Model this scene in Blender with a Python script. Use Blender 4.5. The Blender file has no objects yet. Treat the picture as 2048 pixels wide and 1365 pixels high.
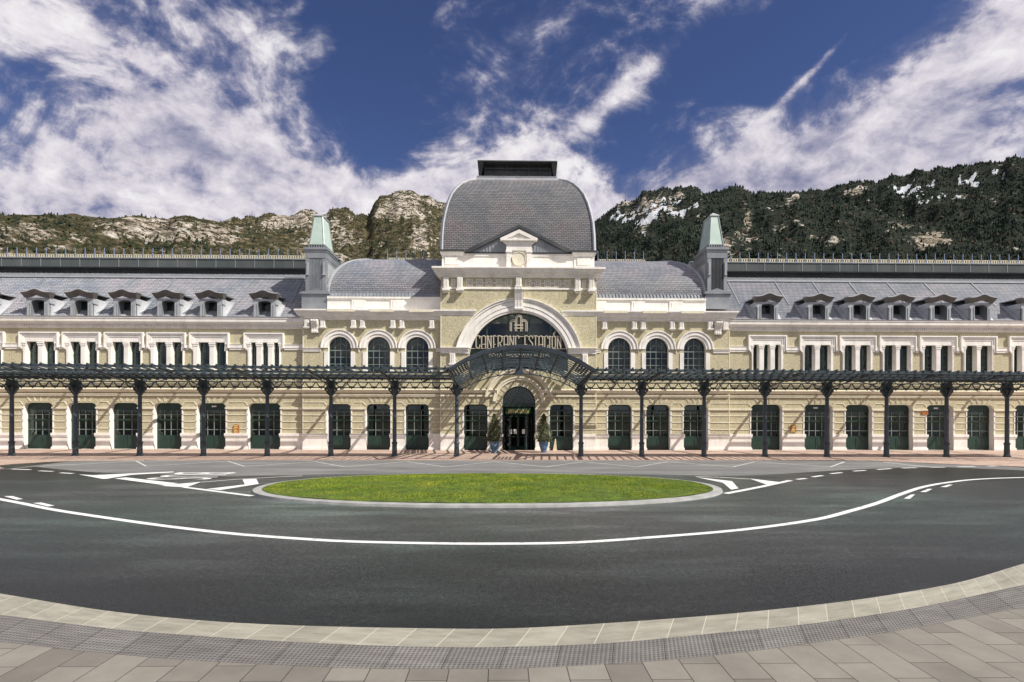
import bpy, math, random
from mathutils import Vector, Matrix, noise
from mathutils.geometry import tessellate_polygon
random.seed(7)
S = bpy.context.scene
COL = S.collection
PI = math.pi
# ---------------------------------------------------------------- camera model (survey of the site)
F = 1150.0; CX = -1.225; H = 3.06; TH = math.atan(0.0165); RHO = 0.0025
fw = Vector((math.sin(TH), math.cos(TH), 0)); rt = Vector((math.cos(TH), -math.sin(TH), 0)); up = Vector((0, 0, 1))
def ray(px, py):
    u = (px-1024)/F; v = (820-py)/F
    return fw + rt*(u-RHO*v) + up*(v+RHO*u)
def P(px, py, Y):                     # surveyed point on the upright plane Y -> (X, Z)
    d = ray(px, py); t = Y/d.y
    return (CX+d.x*t, H+d.z*t)
def G(px, py, z=0.0):                 # surveyed point on the ground -> (X, Y)
    d = ray(px, py); t = (z-H)/d.z
    return (CX+d.x*t, d.y*t)
def X_(px, Y, py=750): return P(px, py, Y)[0]

# ---------------------------------------------------------------- mesh builder
class MB:
    def __init__(s): s.v = []; s.f = []; s.m = []; s.mi = 0
    def add(s, vs, fs):
        n = len(s.v); s.v += [tuple(a) for a in vs]
        for f in fs: s.f.append(tuple(n+i for i in f)); s.m.append(s.mi)
        return s
    def box(s, x0, x1, y0, y1, z0, z1):
        if x0 > x1: x0, x1 = x1, x0
        if y0 > y1: y0, y1 = y1, y0
        if z0 > z1: z0, z1 = z1, z0
        return s.add([(x0,y0,z0),(x1,y0,z0),(x1,y1,z0),(x0,y1,z0),(x0,y0,z1),(x1,y0,z1),(x1,y1,z1),(x0,y1,z1)],
              [(0,3,2,1),(4,5,6,7),(0,1,5,4),(1,2,6,5),(2,3,7,6),(3,0,4,7)])
    def prism(s, loops, y0, y1, hole_mi=None):      # loops in (x,z): outline first, then holes; extruded along y
        base = [[Vector((x, z, 0)) for x, z in l] for l in loops]
        tris = tessellate_polygon(base); flat = [p for l in base for p in l]; n = len(flat)
        s.add([(p.x, y0, p.y) for p in flat]+[(p.x, y1, p.y) for p in flat], [])
        o = len(s.v)-2*n
        for t in tris:
            a, b, c = [flat[i] for i in t]
            cr = (b.x-a.x)*(c.y-a.y)-(b.y-a.y)*(c.x-a.x)
            if abs(cr) < 1e-10: continue
            t = t if cr > 0 else t[::-1]
            s.f.append(tuple(o+i for i in t)); s.m.append(s.mi)
            s.f.append(tuple(o+n+i for i in t[::-1])); s.m.append(s.mi)
        k = 0
        for li, l in enumerate(base):
            m = len(l); ar = sum(l[i].x*l[(i+1)%m].y-l[(i+1)%m].x*l[i].y for i in range(m))
            for i in range(m):
                a, b = k+i, k+(i+1)%m
                q = (o+a, o+b, o+n+b, o+n+a)
                if (ar > 0) == (li == 0): q = q[::-1]
                s.f.append(q[::-1] if li == 0 and ar > 0 else q); s.m.append(s.mi if (hole_mi is None or li == 0) else hole_mi)
            k += m
        return s
    def prism_y(s, pts, z0, z1):                    # outline in plan (x,y), raised along z
        base = [Vector((x, y, 0)) for x, y in pts]; n = len(pts)
        o = len(s.v); s.v += [(x, y, z0) for x, y in pts]+[(x, y, z1) for x, y in pts]
        for t in tessellate_polygon([base]):
            a, b, c = [base[i] for i in t]
            if (b.x-a.x)*(c.y-a.y)-(b.y-a.y)*(c.x-a.x) < 0: t = t[::-1]
            s.f.append(tuple(o+n+i for i in t)); s.m.append(s.mi)
        for i in range(n):
            j = (i+1) % n; s.f.append((o+i, o+j, o+n+j, o+n+i)); s.m.append(s.mi)
        return s
    def ext_x(s, prof, x0, x1, close=True):         # profile in (y,z) run along x
        n = len(prof); o = len(s.v)
        s.v += [(x0, y, z) for y, z in prof]+[(x1, y, z) for y, z in prof]
        for i in range(n if close else n-1):
            j = (i+1) % n; s.f.append((o+i, o+j, o+n+j, o+n+i)); s.m.append(s.mi)
        if close:
            s.f.append(tuple(o+i for i in range(n))); s.f.append(tuple(o+n+i for i in reversed(range(n)))); s.m += [s.mi]*2
        return s
    def ushape(s, x0, x1, yf, yb, prof):            # profile (d,z) run round left side, front, right side
        n = len(prof); o = len(s.v)
        for d, z in prof: s.v += [(x0-d, yb, z), (x0-d, yf-d, z), (x1+d, yf-d, z), (x1+d, yb, z)]
        for i in range(n-1):
            for k in range(3):
                a = o+i*4+k; s.f.append((a, a+1, a+5, a+4)); s.m.append(s.mi)
        return s
    def beam(s, p, q, w, h=None):
        h = h or w; p = Vector(p); q = Vector(q); d = (q-p)
        if d.length < 1e-6: return s
        d.normalize(); r = d.cross(Vector((0, 0, 1)))
        if r.length < 1e-3: r = Vector((1, 0, 0))
        r.normalize(); u = r.cross(d)
        vs = []
        for c in (p, q):
            for a, b in ((-1,-1),(1,-1),(1,1),(-1,1)): vs.append(c+r*(a*w/2)+u*(b*h/2))
        return s.add(vs, [(0,1,2,3),(7,6,5,4),(0,4,5,1),(1,5,6,2),(2,6,7,3),(3,7,4,0)])
    def lathe(s, cx, cy, prof, n=16):
        o = len(s.v)
        for r, z in prof:
            for k in range(n): a = 2*PI*k/n; s.v.append((cx+r*math.cos(a), cy+r*math.sin(a), z))
        for i in range(len(prof)-1):
            for k in range(n):
                l = (k+1) % n; s.f.append((o+i*n+k, o+i*n+l, o+(i+1)*n+l, o+(i+1)*n+k)); s.m.append(s.mi)
        s.f.append(tuple(o+(len(prof)-1)*n+k for k in range(n))); s.m.append(s.mi)
        s.f.append(tuple(o+k for k in reversed(range(n)))); s.m.append(s.mi)
        return s
    def ring(s, cx, cz, r0, r1, y0, y1, a0=0, a1=PI, n=28):   # arch band seen from the front
        pts = [(cx+r1*math.cos(a0+(a1-a0)*i/n), cz+r1*math.sin(a0+(a1-a0)*i/n)) for i in range(n+1)]
        pin = [(cx+r0*math.cos(a0+(a1-a0)*i/n), cz+r0*math.sin(a0+(a1-a0)*i/n)) for i in range(n+1)]
        o = len(s.v)
        for y in (y0, y1):
            s.v += [(x, y, z) for x, z in pts]+[(x, y, z) for x, z in pin]
        m = n+1
        for i in range(n):
            a, b, c, d = o+i, o+i+1, o+m+i+1, o+m+i
            s.f += [(a, d, c, b), (a+2*m, b+2*m, c+2*m, d+2*m), (a, b, b+2*m, a+2*m), (d, d+2*m, c+2*m, c)]; s.m += [s.mi]*4
        for e in (0, n): s.f.append((o+e, o+2*m+e, o+3*m+e, o+m+e)); s.m.append(s.mi)
        return s
    def stroke(s, pts, w, y0, y1):                  # flat ribbon letter stroke in (x,z)
        for i in range(len(pts)-1):
            (x0, z0), (x1, z1) = pts[i], pts[i+1]
            d = Vector((x1-x0, z1-z0)); L = d.length
            if L < 1e-6: continue
            d /= L; nx, nz = -d.y*w/2, d.x*w/2; ex, ez = d.x*w*.35, d.y*w*.35
            yo = .0004*(i % 3)
            c = [(x0-ex+nx, z0-ez+nz), (x0-ex-nx, z0-ez-nz), (x1+ex-nx, z1+ez-nz), (x1+ex+nx, z1+ez+nz)]
            s.add([(x, y0-yo, z) for x, z in c]+[(x, y1, z) for x, z in c], [(0,1,2,3),(0,4,5,1),(1,5,6,2),(2,6,7,3),(3,7,4,0)])
        return s
    def build(s, name, mat, parent=None, smooth=False, uv=None):
        me = bpy.data.meshes.new(name); me.from_pydata(s.v, [], s.f)
        mats = mat if isinstance(mat, (list, tuple)) else [mat]
        for m in mats: me.materials.append(m)
        if len(mats) > 1: me.polygons.foreach_set('material_index', s.m)
        if smooth: me.polygons.foreach_set('use_smooth', [True]*len(me.polygons))
        if uv:
            l = me.uv_layers.new(name='UVMap'); d = [0.0]*(2*len(me.loops))
            for k, lp in enumerate(me.loops): d[2*k], d[2*k+1] = uv[lp.vertex_index]
            l.data.foreach_set('uv', d)
        me.update(); o = bpy.data.objects.new(name, me); COL.objects.link(o)
        if parent: o.parent = parent
        return o
def empty(name, loc=(0,0,0)):
    o = bpy.data.objects.new(name, None); o.location = loc; COL.objects.link(o); o.empty_display_size = .3; return o
def tag(o, label=None, cat=None, group=None, kind=None):
    if label: o['label'] = label
    if cat: o['category'] = cat
    if group: o['group'] = group
    if kind: o['kind'] = kind
    return o
def copy_obj(o, parent, dx, dz=0, dy=0):
    c = o.copy(); COL.objects.link(c); c.parent = parent
    if parent is o.parent or True: c.location = (o.location[0]+dx, o.location[1]+dy, o.location[2]+dz)
    return c

# ---------------------------------------------------------------- materials
def mat(name, base=(.5,.5,.5), rough=.8, metal=0, spec=.5):
    m = bpy.data.materials.new(name); m.use_nodes = True
    nt = m.node_tree; b = nt.nodes['Principled BSDF']
    b.inputs['Base Color'].default_value = (*base, 1); b.inputs['Roughness'].default_value = rough
    b.inputs['Metallic'].default_value = metal; b.inputs['Specular IOR Level'].default_value = spec
    return m, nt, b
def nd(nt, t, **kw):
    n = nt.nodes.new(t)
    for k, v in kw.items():
        if k.startswith('_'): setattr(n, k[1:], v)
        else: n.inputs[k.replace('0', ' ')].default_value = v
    return n
def ramp(nt, src, stops):
    r = nt.nodes.new('ShaderNodeValToRGB'); nt.links.new(src, r.inputs[0])
    while len(r.color_ramp.elements) < len(stops): r.color_ramp.elements.new(.5)
    for e, (p, c) in zip(r.color_ramp.elements, stops): e.position = p; e.color = (*c, 1) if len(c) == 3 else c
    return r
def noisy(name, c0, c1, scale=2, rough=.85, bump=0, bscale=40, detail=6, stretch=(1,1,1), c2=None, spec=.3, metal=0, lo=.35, hi=.65, streak=0):
    m, nt, b = mat(name, c0, rough, metal, spec)
    tc = nd(nt, 'ShaderNodeTexCoord'); mp = nd(nt, 'ShaderNodeMapping'); mp.inputs['Scale'].default_value = stretch
    nt.links.new(tc.outputs['Object'], mp.inputs[0])
    n = nd(nt, 'ShaderNodeTexNoise', Scale=scale, Detail=detail, Roughness=.6); nt.links.new(mp.outputs[0], n.inputs['Vector'])
    stops = [(lo, c0), (hi, c1)] + ([(min(hi+.12,1), c2)] if c2 else [])
    r = ramp(nt, n.outputs[0], stops); nt.links.new(r.outputs[0], b.inputs['Base Color'])
    if streak:
        ms = nd(nt, 'ShaderNodeMapping'); ms.inputs['Scale'].default_value = (3.2, 3.2, .22); nt.links.new(tc.outputs['Object'], ms.inputs[0])
        ns = nd(nt, 'ShaderNodeTexNoise', Scale=1, Detail=8, Roughness=.7); nt.links.new(ms.outputs[0], ns.inputs['Vector'])
        q = ramp(nt, ns.outputs[0], [(.33, (1-streak, 1-streak, 1-streak*.9)), (.5, (1, 1, 1))])
        nq = nd(nt, 'ShaderNodeMix', _data_type='RGBA', _blend_type='MULTIPLY'); nq.inputs[0].default_value = 1
        nt.links.new(r.outputs[0], nq.inputs[6]); nt.links.new(q.outputs[0], nq.inputs[7]); nt.links.new(nq.outputs[2], b.inputs['Base Color'])
    if bump:
        n2 = nd(nt, 'ShaderNodeTexNoise', Scale=bscale, Detail=3); nt.links.new(tc.outputs['Object'], n2.inputs['Vector'])
        bp = nd(nt, 'ShaderNodeBump', Strength=bump, Distance=.02); nt.links.new(n2.outputs[0], bp.inputs['Height'])
        nt.links.new(bp.outputs[0], b.inputs['Normal'])
    return m
def slate(name, c0, c1, bw, rh, rough=.45, c2=None, spec=.5, mort=.012, moc=(.03,.03,.035)):
    m, nt, b = mat(name, c0, rough, 0, spec); b.inputs['Diffuse Roughness'].default_value = 1
    tc = nd(nt, 'ShaderNodeTexCoord'); sp = nd(nt, 'ShaderNodeSeparateXYZ'); nt.links.new(tc.outputs['Object'], sp.inputs[0])
    ad = nd(nt, 'ShaderNodeMath', _operation='ADD'); nt.links.new(sp.outputs[0], ad.inputs[0]); nt.links.new(sp.outputs[1], ad.inputs[1])
    cb = nd(nt, 'ShaderNodeCombineXYZ'); nt.links.new(ad.outputs[0], cb.inputs[0]); nt.links.new(sp.outputs[2], cb.inputs[1])
    br = nd(nt, 'ShaderNodeTexBrick', Scale=1, _offset=.5); br.inputs['Brick Width'].default_value = bw; br.inputs['Row Height'].default_value = rh
    br.inputs['Mortar Size'].default_value = mort; br.inputs['Mortar Smooth'].default_value = .3
    br.inputs['Color1'].default_value = (*c0, 1); br.inputs['Color2'].default_value = (*c1, 1); br.inputs['Mortar'].default_value = (*moc, 1)
    nt.links.new(cb.outputs[0], br.inputs['Vector'])
    n = nd(nt, 'ShaderNodeTexNoise', Scale=.45, Detail=5); nt.links.new(tc.outputs['Object'], n.inputs['Vector'])
    r = ramp(nt, n.outputs[0], [(.3, (.72,.78,.86)), (.5, (1,1,1)), (.7, c2 or (1.2,1.08,1.08))])
    mx = nd(nt, 'ShaderNodeMix', _data_type='RGBA', _blend_type='MULTIPLY'); mx.inputs[0].default_value = 1
    nt.links.new(br.outputs['Color'], mx.inputs[6]); nt.links.new(r.outputs[0], mx.inputs[7]); nt.links.new(mx.outputs[2], b.inputs['Base Color'])
    iv = nd(nt, 'ShaderNodeMath', _operation='SUBTRACT'); iv.inputs[0].default_value = 1; nt.links.new(br.outputs['Fac'], iv.inputs[1])
    bp = nd(nt, 'ShaderNodeBump', Strength=.6, Distance=.02); nt.links.new(iv.outputs[0], bp.inputs['Height']); nt.links.new(bp.outputs[0], b.inputs['Normal'])
    return m
M = {}
M['stucco'] = noisy('roughcast render', (.38,.35,.22), (.53,.48,.325), 13, .95, .9, 18, 3, c2=(.67,.60,.45), spec=.1, lo=.36, hi=.55, streak=.12)
M['white'] = noisy('white plaster', (.70,.67,.61), (.82,.785,.725), 1.3, .8, .15, 30, 6, c2=(.86,.825,.765), spec=.2, lo=.28, hi=.5, streak=.14)
M['cream'] = noisy('cream painted moulding', (.68,.62,.47), (.78,.73,.585), 1.7, .8, .15, 30, spec=.2, streak=.14)
M['slate'] = slate('natural slate', (.26,.27,.295), (.35,.355,.38), .42, .16, .5, mort=.016)
M['slate_dome'] = slate('dome slate', (.22,.225,.23), (.31,.30,.305), .36, .145, .5, (1.15,1.0,1.02), mort=.02)
M['slate_r'] = M['slate']; M['muntin'] = noisy('pale grey green glazing bar', (.16,.20,.18), (.24,.28,.25), 3, .4)
M['zinc'] = noisy('zinc sheet', (.21,.225,.24), (.29,.305,.32), 1.2, .42, .1, 8, spec=.5, metal=.25)
M['zinc_front'] = noisy('pale zinc sheet', (.29,.31,.325), (.40,.41,.42), 1.6, .5, .1, 8, spec=.4, metal=.1, streak=.2)
M['zinc_light'] = noisy('bright zinc flashing', (.42,.43,.45), (.52,.53,.54), 1.2, .4, spec=.5, metal=.2)
M['zinc_dark'] = noisy('weathered dark zinc', (.045,.05,.055), (.085,.09,.09), .9, .5, spec=.5, metal=.2)
M['copper'] = noisy('green patina copper', (.36,.46,.41), (.45,.55,.49), 1.5, .55, spec=.4)
M['iron'] = noisy('dark slate blue painted iron', (.030,.044,.052), (.052,.070,.080), 3, .42, spec=.5)
M['iron_blue'] = noisy('blue grey painted iron', (.035,.048,.066), (.06,.075,.10), 3, .45, spec=.5)
M['spike'] = noisy('pale blue painted spike', (.17,.22,.36), (.25,.30,.42), 3, .45, spec=.5)
M['crest'] = noisy('pale painted cresting', (.50,.46,.33), (.62,.57,.42), 2, .6)
M['green'] = noisy('dark green door paint', (.014,.036,.026), (.022,.052,.038), 2, .32, spec=.5)
M['green_light'] = noisy('bottle green enamel', (.012,.05,.026), (.02,.075,.038), 2, .35)
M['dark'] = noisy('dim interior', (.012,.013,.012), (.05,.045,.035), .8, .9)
M['curtain'] = noisy('net curtain', (.42,.46,.42), (.58,.62,.56), 3, .9, stretch=(6,1,1))
M['sign_metal'] = noisy('brushed champagne letter', (.50,.44,.34), (.62,.55,.43), 4, .45, metal=.2)
M['gold'] = noisy('gold letter', (.70,.58,.22), (.80,.68,.32), 4, .45)
M['signback'] = noisy('black green sign board', (.008,.014,.012), (.015,.024,.02), 2, .3)
M['rust'] = noisy('rusty enamel plaque', (.26,.09,.025), (.46,.19,.06), 9, .6, c2=(.62,.42,.25))
M['pot'] = noisy('blue glazed ceramic', (.03,.09,.17), (.10,.20,.32), 4, .2, c2=(.45,.52,.6), spec=.6, hi=.6)
M['bark'] = noisy('bark', (.06,.045,.03), (.11,.08,.055), 6, .9)
M['leaf'] = noisy('pale variegated leaf', (.045,.06,.03), (.14,.15,.07), 9, .6, c2=(.45,.42,.26), hi=.6)
M['cone'] = noisy('cream plastic', (.62,.50,.34), (.72,.60,.44), 3, .5)
M['snow'] = mat('snow', (.8,.82,.86), .7)[0]
M['paint'] = noisy('road paint', (.30,.30,.29), (.66,.66,.64), 3.5, .7, detail=9, lo=.30, hi=.42, c2=(.70,.70,.68))
M['paint_worn'] = noisy('worn road paint', (.34,.34,.32), (.58,.58,.54), 2.5, .8, lo=.3, hi=.55)
M['grass'] = noisy('turf soil', (.05,.07,.015), (.10,.16,.02), 3, .95, .8, 60)
M['kerbstone'] = noisy('island kerb stone', (.27,.27,.26), (.38,.38,.365), 2, .85, .2, 30)
M['plate'] = mat('white plate', (.75,.75,.72), .5)[0]
M['paper'] = mat('notice paper', (.75,.76,.66), .6)[0]
# glass: part see-through, part mirror
def glass(name, tint, fac, rough=.03, gc=(.9,.95,1)):
    m = bpy.data.materials.new(name); m.use_nodes = True; nt = m.node_tree; nt.nodes.clear()
    out = nd(nt, 'ShaderNodeOutputMaterial'); tr = nd(nt, 'ShaderNodeBsdfTransparent'); tr.inputs[0].default_value = (*tint, 1)
    gl = nd(nt, 'ShaderNodeBsdfGlossy'); gl.inputs['Roughness'].default_value = rough; gl.inputs[0].default_value = (*gc, 1)
    fr = nd(nt, 'ShaderNodeFresnel', IOR=1.5); ad = nd(nt, 'ShaderNodeMath', _operation='ADD', _use_clamp=True); ad.inputs[1].default_value = fac
    nt.links.new(fr.outputs[0], ad.inputs[0])
    mx = nd(nt, 'ShaderNodeMixShader'); nt.links.new(ad.outputs[0], mx.inputs[0]); nt.links.new(tr.outputs[0], mx.inputs[1]); nt.links.new(gl.outputs[0], mx.inputs[2])
    nt.links.new(mx.outputs[0], out.inputs[0]); return m
M['glass'] = glass('window glass', (.55,.6,.57), .03, .03, (.62,.68,.66))
M['canopy_glass'] = glass('dusty tinted canopy glass', (.72,.78,.84), .10, .35, (.25,.30,.36))
# asphalt: patches, fine grain, faint tracks
def asphalt():
    m, nt, b = mat('asphalt', (.05,.05,.05), .42, 0, .6)
    tc = nd(nt, 'ShaderNodeTexCoord'); mp = nd(nt, 'ShaderNodeMapping'); mp.inputs['Scale'].default_value = (.12, .45, 1); nt.links.new(tc.outputs['Object'], mp.inputs[0])
    n1 = nd(nt, 'ShaderNodeTexNoise', Scale=1.6, Detail=8, Roughness=.62); nt.links.new(mp.outputs[0], n1.inputs['Vector'])
    r1 = ramp(nt, n1.outputs[0], [(.3, (.011,.0125,.011)), (.5, (.021,.0235,.0215)), (.66, (.042,.048,.044))])
    n3 = nd(nt, 'ShaderNodeTexNoise', Scale=.09, Detail=3); nt.links.new(tc.outputs['Object'], n3.inputs['Vector'])
    r3 = ramp(nt, n3.outputs[0], [(.35, (.88,1.03,.97)), (.62, (1.1,.98,1.04))])
    mu = nd(nt, 'ShaderNodeMix', _data_type='RGBA', _blend_type='MULTIPLY'); mu.inputs[0].default_value = 1
    nt.links.new(r1.outputs[0], mu.inputs[6]); nt.links.new(r3.outputs[0], mu.inputs[7])
    vo = nd(nt, 'ShaderNodeTexVoronoi', Scale=55); nt.links.new(tc.outputs['Object'], vo.inputs['Vector'])
    r2 = ramp(nt, vo.outputs['Color'], [(.0, (.45,.45,.45)), (.75, (1.25,1.25,1.25)), (.965, (1.9,1.9,1.9)), (.985, (5,5,4.8))])
    m2 = nd(nt, 'ShaderNodeMix', _data_type='RGBA', _blend_type='MULTIPLY'); m2.inputs[0].default_value = 1
    nt.links.new(mu.outputs[2], m2.inputs[6]); nt.links.new(r2.outputs[0], m2.inputs[7])
    # distant sheen and near-edge darkening painted into the asphalt colour, ringed round the island
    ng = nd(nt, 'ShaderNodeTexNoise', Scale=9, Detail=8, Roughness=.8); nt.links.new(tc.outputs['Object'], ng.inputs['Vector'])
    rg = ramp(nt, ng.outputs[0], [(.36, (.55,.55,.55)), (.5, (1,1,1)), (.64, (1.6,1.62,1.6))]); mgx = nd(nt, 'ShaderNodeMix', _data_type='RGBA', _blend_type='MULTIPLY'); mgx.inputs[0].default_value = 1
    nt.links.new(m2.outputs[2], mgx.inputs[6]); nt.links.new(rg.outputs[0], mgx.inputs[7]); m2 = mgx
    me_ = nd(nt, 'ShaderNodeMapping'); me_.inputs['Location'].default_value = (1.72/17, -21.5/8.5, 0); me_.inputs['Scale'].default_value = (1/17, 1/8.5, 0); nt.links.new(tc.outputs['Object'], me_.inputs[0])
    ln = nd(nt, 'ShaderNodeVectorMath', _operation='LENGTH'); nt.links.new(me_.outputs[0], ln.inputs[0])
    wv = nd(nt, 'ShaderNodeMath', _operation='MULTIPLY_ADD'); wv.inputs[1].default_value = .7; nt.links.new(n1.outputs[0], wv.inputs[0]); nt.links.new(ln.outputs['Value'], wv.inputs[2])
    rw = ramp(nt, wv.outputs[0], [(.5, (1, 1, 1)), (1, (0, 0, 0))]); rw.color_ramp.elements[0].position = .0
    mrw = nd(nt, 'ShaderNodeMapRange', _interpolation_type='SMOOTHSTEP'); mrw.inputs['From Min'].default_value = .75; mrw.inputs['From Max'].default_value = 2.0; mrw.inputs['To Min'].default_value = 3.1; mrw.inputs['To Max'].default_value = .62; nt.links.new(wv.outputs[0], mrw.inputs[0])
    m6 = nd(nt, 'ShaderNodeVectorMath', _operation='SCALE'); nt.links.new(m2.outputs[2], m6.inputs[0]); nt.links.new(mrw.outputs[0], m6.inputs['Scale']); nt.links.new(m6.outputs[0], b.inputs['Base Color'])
    bp = nd(nt, 'ShaderNodeBump', Strength=.5, Distance=.01); nt.links.new(vo.outputs['Distance'], bp.inputs['Height']); nt.links.new(bp.outputs[0], b.inputs['Normal'])
    return m
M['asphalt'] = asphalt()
def paver(name, c0, c1, bw, rh, rot=0, mort=.006, moc=(.05,.045,.04), dust=(.8,1.15), bump=.4):
    m, nt, b = mat(name, c0, .85, 0, .25)
    tc = nd(nt, 'ShaderNodeTexCoord'); mp = nd(nt, 'ShaderNodeMapping'); mp.inputs['Rotation'].default_value = (0, 0, rot); nt.links.new(tc.outputs['Object'], mp.inputs[0])
    br = nd(nt, 'ShaderNodeTexBrick', Scale=1, _offset=.43); br.inputs['Brick Width'].default_value = bw; br.inputs['Row Height'].default_value = rh
    br.inputs['Mortar Size'].default_value = mort; br.inputs['Mortar Smooth'].default_value = .1
    br.inputs['Color1'].default_value = (*c0, 1); br.inputs['Color2'].default_value = (*c1, 1); br.inputs['Mortar'].default_value = (*moc, 1)
    nt.links.new(mp.outputs[0], br.inputs['Vector'])
    n = nd(nt, 'ShaderNodeTexNoise', Scale=1.1, Detail=8, Roughness=.65); nt.links.new(tc.outputs['Object'], n.inputs['Vector'])
    r = ramp(nt, n.outputs[0], [(.3, (dust[0],)*3), (.7, (dust[1],)*3)])
    mx = nd(nt, 'ShaderNodeMix', _data_type='RGBA', _blend_type='MULTIPLY'); mx.inputs[0].default_value = 1
    nt.links.new(br.outputs['Color'], mx.inputs[6]); nt.links.new(r.outputs[0], mx.inputs[7]); nt.links.new(mx.outputs[2], b.inputs['Base Color'])
    n2 = nd(nt, 'ShaderNodeTexNoise', Scale=90, Detail=2); nt.links.new(tc.outputs['Object'], n2.inputs['Vector'])
    sb = nd(nt, 'ShaderNodeMath', _operation='MULTIPLY_ADD'); sb.inputs[1].default_value = -3; nt.links.new(br.outputs['Fac'], sb.inputs[0]); nt.links.new(n2.outputs[0], sb.inputs[2])
    bp = nd(nt, 'ShaderNodeBump', Strength=bump, Distance=.006); nt.links.new(sb.outputs[0], bp.inputs['Height']); nt.links.new(bp.outputs[0], b.inputs['Normal'])
    return m
M['paver'] = paver('grey concrete paver', (.165,.15,.128), (.24,.22,.188), .92, .46, PI/2)
M['pink'] = paver('pink brick paving', (.40,.29,.235), (.50,.375,.30), .4, .2, 0, .006, (.24,.17,.14))
def strip_mat(name, c0, c1, seg, width, dots=False):    # uses the UV map in metres: u along the strip, v across
    m, nt, b = mat(name, c0, .85, 0, .3)
    uv = nd(nt, 'ShaderNodeUVMap'); sp = nd(nt, 'ShaderNodeSeparateXYZ'); nt.links.new(uv.outputs[0], sp.inputs[0])
    def mth(op, a, bb, c=None):
        n = nd(nt, 'ShaderNodeMath', _operation=op)
        for i, q in enumerate((a, bb, c)):
            if q is None: continue
            if isinstance(q, (int, float)): n.inputs[i].default_value = q
            else: nt.links.new(q, n.inputs[i])
        return n.outputs[0]
    us = mth('DIVIDE', sp.outputs[0], seg); fr = mth('FRACT', us, None); cell = mth('FLOOR', us, None)
    j = mth('LESS_THAN', mth('MINIMUM', fr, mth('SUBTRACT', 1, fr)), .007 if dots else .014)
    wn = nd(nt, 'ShaderNodeTexWhiteNoise', _noise_dimensions='1D'); nt.links.new(cell, wn.inputs['W'])
    n = nd(nt, 'ShaderNodeTexNoise', Scale=3.2, Detail=9, Roughness=.7)
    mp = nd(nt, 'ShaderNodeMapping'); mp.inputs['Scale'].default_value = (.5, 2.4, 1); nt.links.new(uv.outputs[0], mp.inputs[0]); nt.links.new(mp.outputs[0], n.inputs['Vector'])
    r = ramp(nt, n.outputs[0], [(.3, c0), (.62, c1), (.8, tuple(min(1, x*1.25) for x in c1))])
    tone = mth('MULTIPLY_ADD', wn.outputs[0], .22, .88)
    mx = nd(nt, 'ShaderNodeMix', _data_type='RGBA', _blend_type='MULTIPLY'); mx.inputs[0].default_value = 1
    nt.links.new(r.outputs[0], mx.inputs[6]); nt.links.new(tone, mx.inputs[7])
    col = mx.outputs[2]
    m3 = nd(nt, 'ShaderNodeMix', _data_type='RGBA'); nt.links.new(j, m3.inputs[0]); nt.links.new(col, m3.inputs[6])
    m3.inputs[7].default_value = (.02,.018,.016,1) if dots else (.46,.43,.355,1); nt.links.new(m3.outputs[2], b.inputs['Base Color'])
    if dots:
        k = 2*PI/.0575
        d = mth('MULTIPLY', mth('SINE', mth('MULTIPLY', sp.outputs[0], k/2), None), mth('SINE', mth('MULTIPLY', sp.outputs[1], k/2), None))
        d = mth('ABSOLUTE', d, None)
        rr = ramp(nt, d, [(.45, (0,0,0)), (.75, (1,1,1))])
        bp = nd(nt, 'ShaderNodeBump', Strength=1, Distance=.008); nt.links.new(rr.outputs[0], bp.inputs['Height']); nt.links.new(bp.outputs[0], b.inputs['Normal'])
        r4 = ramp(nt, d, [(.35, (1,1,1)), (.75, (.62,.6,.6))])
        m5 = nd(nt, 'ShaderNodeMix', _data_type='RGBA', _blend_type='MULTIPLY'); m5.inputs[0].default_value = 1
        nt.links.new(m3.outputs[2], m5.inputs[6]); nt.links.new(r4.outputs[0], m5.inputs[7]); nt.links.new(m5.outputs[2], b.inputs['Base Color'])
    return m
M['kerb'] = strip_mat('pale kerb slab', (.21,.198,.158), (.34,.32,.26), .52, .5)
M['tactile'] = strip_mat('tactile paving', (.135,.128,.118), (.21,.20,.185), .69, .6, True)

# ================================================================ GROUND AND ROAD
g = MB()
g.add([(-5000,-400,-.03),(5000,-400,-.03),(5000,6000,-.03),(-5000,6000,-.03)], [(0,1,2,3)])
tag(g.build('ground', noisy('dry meadow ground', (.09,.09,.05), (.16,.14,.09), .05)), kind='structure')
g = MB(); g.add([(-95,-30,0),(95,-30,0),(95,37,0),(-95,37,0)], [(0,1,2,3)])
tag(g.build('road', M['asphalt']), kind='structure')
def spline(pts, n=10):                    # Catmull-Rom
    out = []
    for i in range(len(pts)-1):
        p0 = Vector(pts[max(i-1, 0)]); p1 = Vector(pts[i]); p2 = Vector(pts[i+1]); p3 = Vector(pts[min(i+2, len(pts)-1)])
        for k in range(n):
            t = k/n
            out.append(.5*((2*p1)+(p2-p0)*t+(2*p0-5*p1+4*p2-p3)*t*t+(3*p1-p0-3*p2+p3)*t**3))
    out.append(Vector(pts[-1])); return out
def gpts(l, z=0): return [Vector(G(*p, z)) for p in l]
# front promenade of pink paving along the building
edge = spline([(-70, 27.5)]+[tuple(q) for q in gpts([(-200,946),(0,930.5),(60,926.5),(130,923),(300,921.5),(700,921.3),(1100,921.6),(1500,921.8),(1700,922),(1790,924.5),(1900,929.5),(2048,935),(2250,946)])]+[(70, 27.5)], 8)
g = MB(); pl = [(p.x, p.y) for p in edge]+[(95, 43.9), (-95, 43.9)]
g.prism_y(pl, -.02, .03)
tag(g.build('pavement', M['pink']), kind='structure')
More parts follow.
